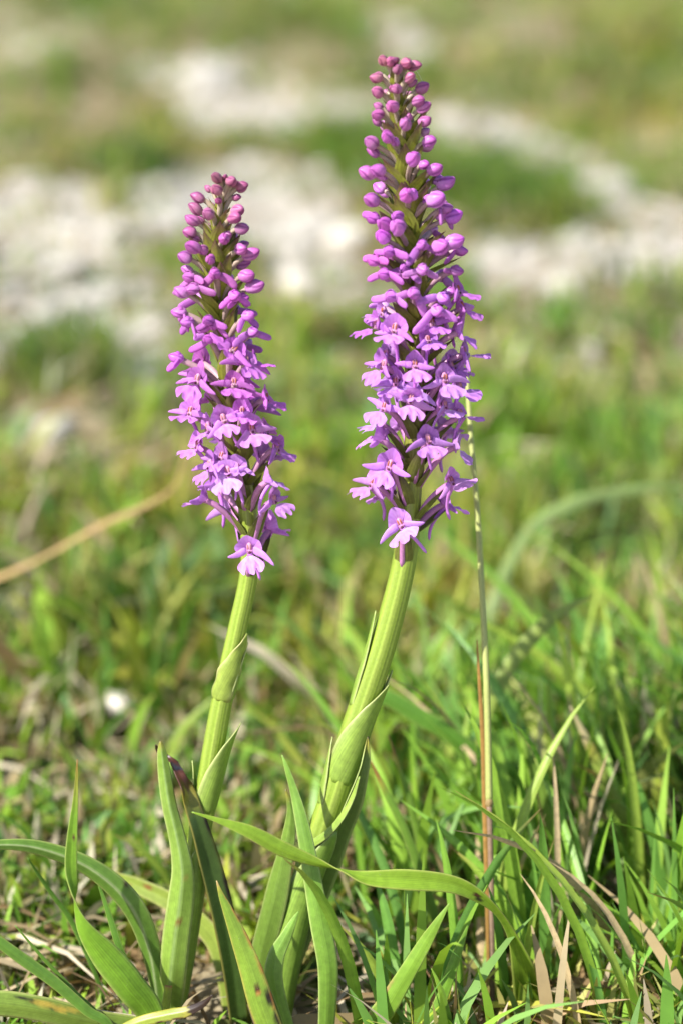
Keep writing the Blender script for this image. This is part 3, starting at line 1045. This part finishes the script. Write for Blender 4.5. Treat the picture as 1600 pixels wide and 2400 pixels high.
blade([(260, 2415, -17, 22, 0), (204, 2368, -18, 24, 10), (128, 2302, -19, 27, 10), (51, 2246, -20, 28, 10), (-20, 2195, -21, 24, 10), (-90, 2150, -22, 10, 0)], 'green grass shoot slanting above the damaged low leaf', col=(.11, .23, .055))
# long twisted blade crossing the tall orchid's foot
blade([(1252, 2440, 6, 62, 180), (1238, 2360, 2, 66, 180), (1225, 2274, -4, 56, 182), (1200, 2195, -8, 26, 200), (1163, 2136, -12, 20, 215), (1106, 2092, -15, 34, 195), (1046, 2070, -17, 42, 185), (951, 2062, -19, 48, 180), (860, 2058, -20, 34, 165), (800, 2040, -20, 14, 110), (740, 2020, -20, 24, 30), (663, 1990, -21, 36, 10), (587, 1950, -22, 30, 0), (510, 1922, -22, 12, 0), (450, 1903, -22, 2, 0)],
      'long twisted yellow-green grass shoot crossing in front of the taller orchid', col=(.2, .33, .045), edge=(.4, .46, .14), n=110, fold=-.22, spots=[(0, .345, .35, .010, BR), (.4, .335, .3, .008, DK)])
blade([(872, 2420, -12, 56, 0), (919, 2338, -13, 48, 0), (957, 2274, -14, 40, 5), (995, 2210, -15, 32, 10), (1025, 2160, -16, 18, 10), (1053, 2116, -16, 2, 10)],
      'bright pointed grass shoot with one brown dry margin', col=(.18, .32, .06), left=(-1, (.42, .27, .1), .35, 0, .45))
blade([(1004, 2415, -10, 24, 0), (1034, 2338, -10, 28, 0), (1064, 2252, -10, 24, 0), (1084, 2200, -10, 12, 0), (1096, 2166, -10, 2, 0)], 'pointed green grass shoot beside the dry-margined blade', col=(.14, .28, .05))
blade([(1052, 2415, -16, 16, 0), (1040, 2350, -16, 16, 0), (1026, 2305, -16, 10, 0), (1010, 2270, -16, 2, 0)], 'short slim grass shoot crossing a pointed blade', col=(.17, .3, .05))
blade([(590, 2410, 8, 12, 0), (578, 2380, 6, 10, 0), (574, 2340, 4, 2, 0)], 'tiny grass shoot at the foot between the two orchids', col=(.13, .25, .05))
# out-of-focus singles behind
blade([(-260, 1445, 200, 17, 0), (-20, 1360, 185, 19, 20), (102, 1306, 180, 16, 50), (235, 1232, 175, 18, 30), (340, 1186, 172, 15, 10), (402, 1148, 170, 12, 0), (428, 1090, 170, 10, 0), (436, 1000, 170, 2, 0)],
      'dead tan grass shoot arching behind the shorter orchid', mat=M_STRAW, col=(.40, .27, .2), edge=(.5, .38, .25), fold=-.05)
blade([(1150, 1440, 190, 34, 0), (1235, 1250, 205, 38, 0), (1340, 1182, 212, 42, 0), (1430, 1158, 218, 38, 0), (1530, 1142, 222, 24, 0), (1610, 1142, 225, 4, 0)], 'blue-green grass shoot bowed in an arc on the open turf', col=(.24, .33, .2))
blade([(1130, 1720, 70, 34, 0), (1185, 1575, 72, 40, 0), (1262, 1475, 75, 40, 0), (1330, 1425, 78, 24, 0), (1390, 1395, 80, 3, 0)], 'pale grass shoot slanting low behind the dry stalk', col=(.26, .34, .12))
blade([(1380, 2260, 40, 40, 0), (1345, 2090, 40, 42, 0), (1300, 1940, 40, 40, 0), (1255, 1820, 40, 32, 0), (1222, 1730, 40, 16, 0), (1210, 1670, 40, 2, 0)], 'broad pale green grass shoot curving up beyond the dry stalk', col=(.17, .28, .07))
blade([(1530, 2250, 48, 30, 0), (1500, 2000, 50, 34, 0), (1440, 1880, 50, 34, 0), (1390, 1770, 50, 26, 0), (1335, 1655, 50, 3, 0)], 'yellowish grass shoot curving up with a bleached tip', col=(.23, .30, .09), tip=(.5, .42, .22), tipat=.8)
blade([(1040, 2240, 32, 18, 0), (1005, 2080, 32, 20, 0), (965, 1900, 32, 17, 0), (935, 1800, 32, 10, 0), (909, 1722, 32, 2, 0)], 'narrow grass shoot with brown tip behind the taller orchid', col=(.15, .27, .06), tip=(.3, .17, .06), tipat=.86)
blade([(1060, 2300, 22, 22, 0), (1000, 2090, 22, 24, 0), (945, 1940, 22, 20, 0), (905, 1860, 22, 16, 0), (868, 1782, 22, 2, 0)], 'grass shoot with scorched tip rising by the dark keeled leaf', col=(.14, .26, .055), tip=(.32, .16, .05), tipat=.88)
blade([(850, 1660, 60, 40, 0), (1000, 1690, 60, 46, 0), (1120, 1770, 62, 44, 0), (1260, 1830, 66, 34, 0), (1330, 1850, 70, 4, 0)], 'green grass shoot lying across the turf behind the dry stalk', col=(.11, .25, .05))
blade([(1420, 1850, 85, 14, 20), (1365, 1790, 85, 18, 40), (1300, 1735, 88, 20, 30), (1240, 1690, 92, 3, 0)], 'bleached dead grass shoot lying in the grass', mat=M_STRAW, col=(.38, .30, .27), edge=(.45, .36, .25), fold=-.05)
blade([(1372, 2410, 8, 9, 0), (1430, 2360, 6, 9, 0), (1507, 2296, 4, 3, 0)], 'short orange-brown dead stem leaning in the green grass', mat=M_STRAW, col=(.5, .27, .12), edge=(.5, .3, .15), cat='dead stem', name='dead_stem')
blade([(1465, 2330, 12, 11, 0), (1490, 2240, 12, 11, 0), (1545, 2148, 12, 3, 0)], 'bleached white dry grass stem in the green grass', mat=M_STRAW, col=(.6, .54, .4), edge=(.6, .55, .4), cat='dead stem', name='dead_stem')


# tall thin dry stalk with a node
def stalk():
    px = [(1153, 2470), (1153, 2390), (1151, 2140), (1148, 1990), (1145, 1880), (1143, 1765), (1138, 1580), (1128, 1380), (1117, 1195), (1102, 1020), (1094, 900), (1092, 868)]
    c = catmull(np.array(px, float), 70)
    dep = np.interp(c[:, 1], [868, 1100, 1600, 2400], [34, 26, 12, 4]) * MM
    path = np.array([P(a[0], a[1], d) for a, d in zip(c, dep)])
    gz = ground(path[0][0], path[0][1])
    base = np.array([path[0][0], path[0][1], gz - .002])
    path = np.vstack([base, path[path[:, 2] > gz + .004]])
    t = np.linspace(0, 1, len(path))
    py = project(path[:, 0], path[:, 1], path[:, 2])[1]
    low = py > 1885
    root = empty('grass_stalk', base)
    tag(root, 'tall thin straight grass stalk with brown foot beside the taller orchid', 'grass stalk')
    i = int(np.argmax(~low))
    mb = MB()
    pl = path[:i + 1]
    mb.grid(tube(pl, np.full(len(pl), 6.8 * PXM), 8) - base, (.30, .20, .13), wrap=True, cap=True)
    ob('lower_culm', mb.mesh('lower_culm'), M_STRAW, root)
    mb = MB()
    pu = path[i:]
    rr = np.interp(np.linspace(0, 1, len(pu)), [0, .4, .8, .93, .97, 1], [9, 7.6, 6.2, 5.5, 8, 1]) * PXM
    mb.grid(tube(pu, rr, 8) - base, (.40, .43, .13), wrap=True, cap=True)
    ob('upper_culm', mb.mesh('upper_culm'), M_STEM, root)
    mb = MB()
    c0 = path[i]
    pn = np.array([c0 + np.array([0, 0, z]) * PXM for z in (-11, -6, 0, 6, 11)])
    mb.grid(tube(pn, np.array([6, 9, 10, 9, 7]) * PXM, 10) - base, (.34, .24, .10), wrap=True, cap=True)
    ob('node', mb.mesh('node'), M_STRAW, root)


stalk()
blade([(1148, 2440, 12, 10, 0), (1140, 2100, 13, 11, 0), (1134, 1880, 13, 12, 0), (1129, 1720, 13, 10, 0), (1122, 1600, 13, 8, 0), (1116, 1500, 13, 2, 0)],
      'thin reddish-brown dead grass shoot hugging the tall grass stalk', mat=M_STRAW, col=(.34, .19, .09), edge=(.36, .22, .12))

# loose individual blades in the grass right of and behind the orchids
for i in range(290):
    if i < 235:
        x = random.uniform(.004, .15); y = random.uniform(-.012, .17)
        h = random.uniform(.04, .098) * (1 - 1.2 * max(0, y - .08))
        if x < .03:
            h *= .75
    else:
        x = random.uniform(-.12, .01); y = random.uniform(.05, .2)
        h = random.uniform(.018, .042)
    straw = random.random() < .10
    z = float(ground(x, y)) - .001
    az = random.gauss(2.6, 1.0) if i < 235 else random.uniform(0, 6.283)
    lf = random.uniform(.08, .75)
    ln = lf * h * (1.6 if straw else 1)
    wd = random.uniform(.0016, .0040) * (.6 if straw else 1)
    n = 9
    t = np.linspace(0, 1, n)
    pa = np.stack([x + math.cos(az) * ln * t ** 1.8, y + math.sin(az) * ln * t ** 1.8, z + h * (t - .18 * t ** 3)], -1)
    fa = random.uniform(0, 6.283)
    sd = np.array([math.cos(fa), math.sin(fa) * .5, 0]); sd /= np.linalg.norm(sd)
    T = nrm(np.gradient(pa, axis=0))
    Wd = nrm(sd - T * (T @ sd)[:, None]); Nn = np.cross(Wd, T)
    hw = wd * .5 * np.interp(t, [0, .3, .7, 1], [.7, 1, .75, .03])
    u = np.array([-1, -.5, 0, .5, 1])
    g = pa[:, None] + hw[:, None, None] * (u[None, :, None] * Wd[:, None] + .3 * np.abs(u)[None, :, None] * Nn[:, None])
    ci = random.randrange(4)
    if straw:
        c0 = np.array([.48, .36, .19]) * random.uniform(.7, 1.15)
    else:
        c0 = np.array([(.19, .36, .04), (.25, .42, .045), (.14, .30, .05), (.31, .42, .06)][ci]) * random.uniform(.85, 1.2)
    Cc = np.broadcast_to(c0, (n, 5, 3)).copy()
    brown = not straw and random.random() < .35
    if brown:
        f = np.clip((t - .85) / .1, 0, 1)[:, None, None]
        Cc = Cc * (1 - f) + f * np.array([.34, .22, .08])
    mb = MB()
    o0 = np.array([x, y, z])
    mb.grid(g - o0, Cc)
    o = ob('grass_shoot', mb.mesh('grass_shoot'), M_STRAW if straw else M_GRASS, None, o0)
    place = 'beyond the taller orchid' if i < 235 else 'behind the shorter orchid'
    form = 'upright' if lf < .35 else 'leaning'
    if straw:
        lab = f'dry straw-coloured {form} grass shoot standing {place}'
    else:
        lab = ('broad ' if wd > .0029 else 'slender ') + form + ' ' + ['green', 'bright green', 'dark green', 'yellow-green'][ci] + ' grass shoot ' + ('with brown tip ' if brown else '') + place
    tag(o, lab, 'grass', 'grass shoots in the turf ' + place)

# ------------------------------------------------------------------ stones
STONES = []
for sd in range(6):
    r = np.random.default_rng(sd)
    th = np.linspace(.05, np.pi - .05, 9)
    ph = np.linspace(0, 2 * np.pi, 12, endpoint=False)
    TT, PP = np.meshgrid(th, ph, indexing='ij')
    d = np.stack([np.sin(TT) * np.cos(PP), np.sin(TT) * np.sin(PP), np.cos(TT)], -1)
    k = np.ones(TT.shape)
    for _ in range(7):
        n = nrm(r.normal(size=3))
        k = np.minimum(k, r.uniform(.62, .95) / np.maximum(d @ n, .05))
    k = k * (1 + .05 * np.sin(5 * PP + sd) * np.sin(TT))
    mb = MB()
    mb.grid(d * k[..., None] * np.array([.5, .42, .32]), wrap=True, cap=True)
    me = mb.mesh('stone')
    me.polygons.foreach_set('use_smooth', np.zeros(len(me.polygons), bool))
    STONES.append(me)


def stone(x, y, size, label, group=None, bright=1.0, name='chalk_stone', raise_=.12):
    o = ob(name, STONES[random.randrange(6)], M_STONE, None, (x, y, float(ground(x, y)) + size * raise_), np.array([1, .985, .96]) * bright)
    o.rotation_euler = (random.uniform(-.4, .4), random.uniform(-.4, .4), random.uniform(0, 6.28))
    o.scale = (size, size, size)
    return tag(o, label, 'stone', group)


def hero_stone(px, py, wpx, label, b=1.2, raise_=.25):
    x, y = gpix(px, py)
    d = math.hypot(x - CAM[0], y - CAM[1])
    stone(x, y, wpx * PXM * d / DIST, label, bright=b, raise_=raise_)


hero_stone(283, 1715, 92, 'small bright white pebble in the turf beside the shorter orchid', 1.75, 1.0)
hero_stone(480, 215, 170, 'large pale chalk lump on the bare patch farthest behind', .92, -.05)
hero_stone(696, 668, 90, 'rounded white stone on bare chalk between the two flower spikes', 1.35, .35)
hero_stone(810, 585, 120, 'white chalk stone right behind the taller flower spike', 1.3)
hero_stone(270, 590, 70, 'pale stone on the bare chalk patch beyond the shorter spike', 1.25)
hero_stone(945, 110, 60, 'pale stone in the grass beyond the taller spike tip', 1.1)
hero_stone(360, 2090, 90, 'grey-white stone behind the yellowing orchid leaf', 1.0, .1)
cnt = 0
tries = 0
while cnt < 170 and tries < 20000:
    tries += 1
    px = random.uniform(-100, 1700); py = random.uniform(60, 1250)
    x, y = gpix(px, py) if tries % 1 == 0 else (0, 0)
    m, _, _, _ = masks(np.array([x]), np.array([y]))
    if random.random() > m[0] ** 1.5:
        continue
    sz = random.uniform(.006, .02) * random.choice([.7, 1, 1, 1.5]); br = random.uniform(.75, 1.2)
    where = 'behind the shorter orchid' if px < 700 else ('between and behind the two spikes' if px < 950 else 'beyond the taller orchid')
    lab = ('tiny' if sz < .010 else 'small' if sz < .017 else 'larger') + ' ' + ('dull greyish' if br < .9 else 'pale cream' if br < 1.06 else 'bright white') + ' chalk stone on bare ground ' + where
    stone(x, y, sz, lab, 'chalk stones on the bare ground ' + where, br, raise_=.1)
    cnt += 1


# ------------------------------------------------------------------ turf: too many blades to count
def blades(name, label, x, y, h, wd, lean, cols, curl, nseg=4, mat=None, zoff=-.001, flat=0.0):
    n = len(x)
    z = ground(x, y) + zoff
    az = rng.uniform(0, 2 * np.pi, n)
    fa = az + np.pi / 2 + rng.normal(0, .5, n)
    t = np.linspace(0, 1, nseg + 1)
    px = x[:, None] + (np.cos(az) * lean * h)[:, None] * t ** curl
    py = y[:, None] + (np.sin(az) * lean * h)[:, None] * t ** curl
    drop = np.clip(lean, 0, 1.6)[:, None] * .3
    pz = z[:, None] + h[:, None] * (t * (1 - flat) - drop * (1 - flat) * t ** 3 + flat * .25 * np.sin(t * 3))
    hw = wd[:, None] * .5 * np.interp(t, [0, .3, .7, 1], [.75, 1, .75, .06])
    sx = np.cos(fa)[:, None] * hw; sy = np.sin(fa)[:, None] * hw
    k = nseg + 1
    V = np.empty((n, k, 2, 3))
    V[:, :, 0, 0] = px - sx; V[:, :, 1, 0] = px + sx
    V[:, :, 0, 1] = py - sy; V[:, :, 1, 1] = py + sy
    tw = (rng.normal(0, .3, n)[:, None] * hw)
    V[:, :, 0, 2] = pz - tw; V[:, :, 1, 2] = pz + tw
    C = np.repeat(np.repeat(cols[:, None, None, :], k, 1), 2, 2)
    base = (np.arange(n) * k * 2)[:, None]
    s = (np.arange(nseg) * 2)[None]
    q = np.stack([base + s, base + s + 1, base + s + 3, base + s + 2], -1).reshape(-1)
    me = bpy.data.meshes.new(name)
    nv = n * k * 2; nf = n * nseg
    me.vertices.add(nv)
    me.vertices.foreach_set('co', V.astype(np.float32).ravel())
    me.loops.add(nf * 4)
    me.loops.foreach_set('vertex_index', q.astype(np.int32))
    me.polygons.add(nf)
    me.polygons.foreach_set('loop_start', (np.arange(nf) * 4).astype(np.int32))
    me.polygons.foreach_set('use_smooth', np.ones(nf, bool))
    me.update(calc_edges=True)
    set_attr(me, C.reshape(-1, 3))
    me.validate()
    o = ob(name, me, mat or M_TURF)
    o['label'] = label; o['category'] = 'grass'; o['kind'] = 'stuff'
    return o


PAL = np.array([(.16, .30, .028), (.23, .35, .035), (.11, .24, .035), (.31, .35, .05), (.34, .35, .10), (.14, .27, .075)])
DRY = np.array([(.48, .38, .22), (.38, .28, .14), (.55, .47, .32), (.26, .17, .08)])


def scatter(n, y0, y1, spread):
    """points over the ground in view and a good way to each side of it"""
    y = y0 + (y1 - y0) * rng.random(n) ** 1.25
    half = (.16 + .27 * np.maximum(y, -.2) + .1) * spread
    x = rng.uniform(-1, 1, n) * half
    return x, y


def pick(x, y, dryness):
    n = len(x)
    pi = np.where(rng.random(n) < .55, (vnoise(x * 30, y * 30, 41) * len(PAL)).astype(int) % len(PAL), rng.integers(0, len(PAL), n))
    c = PAL[pi] * rng.uniform(.8, 1.35, n)[:, None]
    dr = rng.random(n) < dryness
    c[dr] = DRY[rng.integers(0, len(DRY), dr.sum())] * rng.uniform(.7, 1.15, dr.sum())[:, None]
    hue = (vnoise(x * 9, y * 9, 21) - .5)
    c = c * (1 + hue[:, None] * np.array([.5, .1, .2]))
    return np.clip(c, .01, .8)


def turf(n, y0, y1, spread, hscale, wscale, nm, lb):
    x, y = scatter(n, y0, y1, spread)
    m, g, px, py = masks(x, y)
    clump = vnoise(x * 24, y * 24, 12) * .6 + vnoise(x * 70, y * 70, 13) * .4
    dens = np.clip((clump - .36) * 4.2, .04, 1) * (1 - np.clip(m * 1.12, 0, .93))
    keep = (rng.random(n) < dens) & ~((px > 235) & (px < 335) & (py > 1700) & (py < 1835))
    keep &= ~((px > 800) & (y < .16) & (y > -.03) & (rng.random(n) < .6))
    x, y, m, g, px, py, clump = [a[keep] for a in (x, y, m, g, px, py, clump)]
    k = len(x)
    right = np.clip((px - 700) / 400, 0, 1)
    h = hscale * (.011 + .024 * rng.random(k) ** 1.4) * (.6 + .8 * clump) * (1 - .55 * m) * np.interp(y, [0, .35, .7, 3], [1, .8, .5, .55])
    h = h * (1 + 1.0 * g) * (1 + .7 * right * (y < .5) * (y > 0.005))
    front = y < .03
    h = np.where(front, np.minimum(h, np.where(x > .0, .026, .014)), h)
    left_near = (y < .17) & (px < 760)
    h = np.where(left_near, np.minimum(h, .022), h)
    h = np.minimum(h, np.interp(y, [.1, .3, .6, 2.5, 3], [.06, .036, .028, .03, .1]))
    wd = wscale * (.0011 + .0016 * rng.random(k))
    lean = np.abs(rng.normal(.55, .4, k))
    dry = .13 + .30 * m + .10 * left_near + .07 * np.clip((y - .4) / .3, 0, 1) + .12 * (vnoise(x * 5, y * 5, 14) > .6)
    dry = dry * (1 - .7 * g)
    c = pick(x, y, dry)
    c *= (1 - .35 * g)[:, None]
    blades(nm, lb, x, y, h, wd, lean, c, 1.7, 4)


turf(120000, -.12, 1.0, 1.0, 1.0, 1.0, 'turf_grass', 'short mixed green turf grass covering the ground around the orchids')
turf(90000, .8, 2.7, 1.0, 1.05, 1.35, 'turf_grass', 'soft blurred grass clumps between the bare chalk patches farther off')
turf(16000, .05, .9, 1.0, 1.5, 2.5, 'turf_grass', 'broader green grass leaves scattered through the short turf')
turf(40000, 2.5, 9.0, 1.3, 1.7, 3.5, 'turf_grass', 'distant coarse grass on the slope')

# longer lush grass to the right of and behind the taller orchid
n = 4200
x = rng.uniform(.004, .26, n); y = rng.uniform(-.03, .24, n)
px, py = project(x, y, ground(x, y) + .03)
tuft = vnoise(x * 60, y * 60, 51)
keep = (rng.random(n) < np.clip((tuft - .3) * 3, .05, 1)) & ((px > 900) | (y > .035))
x, y, px, tuft = x[keep], y[keep], px[keep], tuft[keep]
n = len(x)
h = rng.uniform(.025, .07, n) * (.6 + .6 * tuft) * np.interp(y, [-.03, .0, .1, .2], [.55, .9, 1, .55]) * np.interp(px, [700, 1000], [.55, 1])
c = np.array([(.20, .36, .035), (.26, .42, .045), (.14, .29, .045), (.19, .34, .08)])[rng.integers(0, 4, n)] * rng.uniform(.8, 1.25, n)[:, None]
dr = rng.random(n) < .07
c[dr] = DRY[rng.integers(0, 3, dr.sum())]
blades('turf_grass', 'lush longer grass beside and behind the taller orchid', x, y, h, rng.uniform(.0016, .0038, n), np.abs(rng.normal(.4, .28, n)), c, 1.8, 6, M_TURF)

# dead thatch lying flat
x, y = scatter(30000, -.12, 2.3, 1.0)
m, g, px, py = masks(x, y)
keep = rng.random(len(x)) < (.5 - .35 * m)
x, y = x[keep], y[keep]
n = len(x)
c = DRY[rng.integers(0, 4, n)] * rng.uniform(.6, 1.15, n)[:, None]
blades('thatch', 'flattened straw-coloured dead grass lying on the soil', x, y, rng.uniform(.012, .04, n), rng.uniform(.001, .0026, n), rng.uniform(1.0, 1.8, n), c, 1.0, 3, M_TURF, .0025, .85)

# low broad leaves and moss between the grass
x, y = scatter(60000, -.1, 2.4, 1.0)
m, g, px, py = masks(x, y)
cl = vnoise(x * 13, y * 13, 31)
keep = rng.random(len(x)) < np.clip((cl - .42) * 4, 0, 1) * (1 - .8 * m)
x, y = x[keep], y[keep]
n = len(x)
c = np.array([(.10, .19, .05), (.16, .22, .05), (.13, .24, .09), (.22, .25, .07)])[rng.integers(0, 4, n)] * rng.uniform(.7, 1.3, n)[:, None]
o = blades('ground_cover', 'low mossy broad-leaved ground cover between the grass', x, y, rng.uniform(.004, .009, n), rng.uniform(.003, .007, n), rng.uniform(.5, 1.3, n), c, 1.2, 3, M_TURF, .001, .3)
o['category'] = 'ground cover'

# fine chalk gravel on the bare ground
r_n = 26000
x, y = scatter(r_n, 0, 2.6, 1.0)
m, g, px, py = masks(x, y)
keep = rng.random(len(x)) < np.clip(m * 1.1 - .1, 0.02, 1)
x, y = x[keep], y[keep]
n = len(x)
sz = rng.uniform(.0012, .0045, n)
tmpl = np.array([(1, 0, 0), (-1, 0, 0), (0, 1, 0), (0, -1, 0), (0, 0, .7), (0, 0, -.7)])
tf = np.array([(0, 2, 4), (2, 1, 4), (1, 3, 4), (3, 0, 4), (2, 0, 5), (1, 2, 5), (3, 1, 5), (0, 3, 5)])
jit = rng.uniform(.55, 1.25, (n, 6, 1))
a = rng.uniform(0, 6.28, n)
V = tmpl[None] * jit * sz[:, None, None]
V = np.stack([V[..., 0] * np.cos(a)[:, None] - V[..., 1] * np.sin(a)[:, None], V[..., 0] * np.sin(a)[:, None] + V[..., 1] * np.cos(a)[:, None], V[..., 2]], -1)
V += np.stack([x, y, ground(x, y) + sz * .2], -1)[:, None]
Fc = (tf[None] + (np.arange(n) * 6)[:, None, None]).reshape(-1, 3)
me = bpy.data.meshes.new('gravel')
me.vertices.add(n * 6)
me.vertices.foreach_set('co', V.astype(np.float32).ravel())
me.loops.add(len(Fc) * 3)
me.loops.foreach_set('vertex_index', Fc.astype(np.int32).ravel())
me.polygons.add(len(Fc))
me.polygons.foreach_set('loop_start', (np.arange(len(Fc)) * 3).astype(np.int32))
me.update(calc_edges=True)
me.validate()
o = ob('gravel', me, M_STONE)
o['kind'] = 'stuff'; o['label'] = 'fine pale chalk gravel on the bare patches'; o['category'] = 'gravel'

# spider silk on the taller spike's tip
mb = MB()
for a_, b_, s_ in (((962, 158), (998, 280), 8), ((964, 175), (1001, 262), 5), ((975, 190), (996, 300), 3), ((962, 150), (992, 225), 10), ((985, 215), (1000, 280), 2)):
    t = np.linspace(0, 1, 12)
    pts = np.array([P(a_[0] + (b_[0] - a_[0]) * q + s_ * math.sin(q * 3.1), a_[1] + (b_[1] - a_[1]) * q, -.001) for q in t])
    mb.grid(tube(pts, np.full(12, .00003), 4), (.8, .8, .8), wrap=True)
tag(ob('spider_silk', mb.mesh('spider_silk'), M_SILK), 'fine spider silk strands clinging to the taller spike tip', 'spider silk')
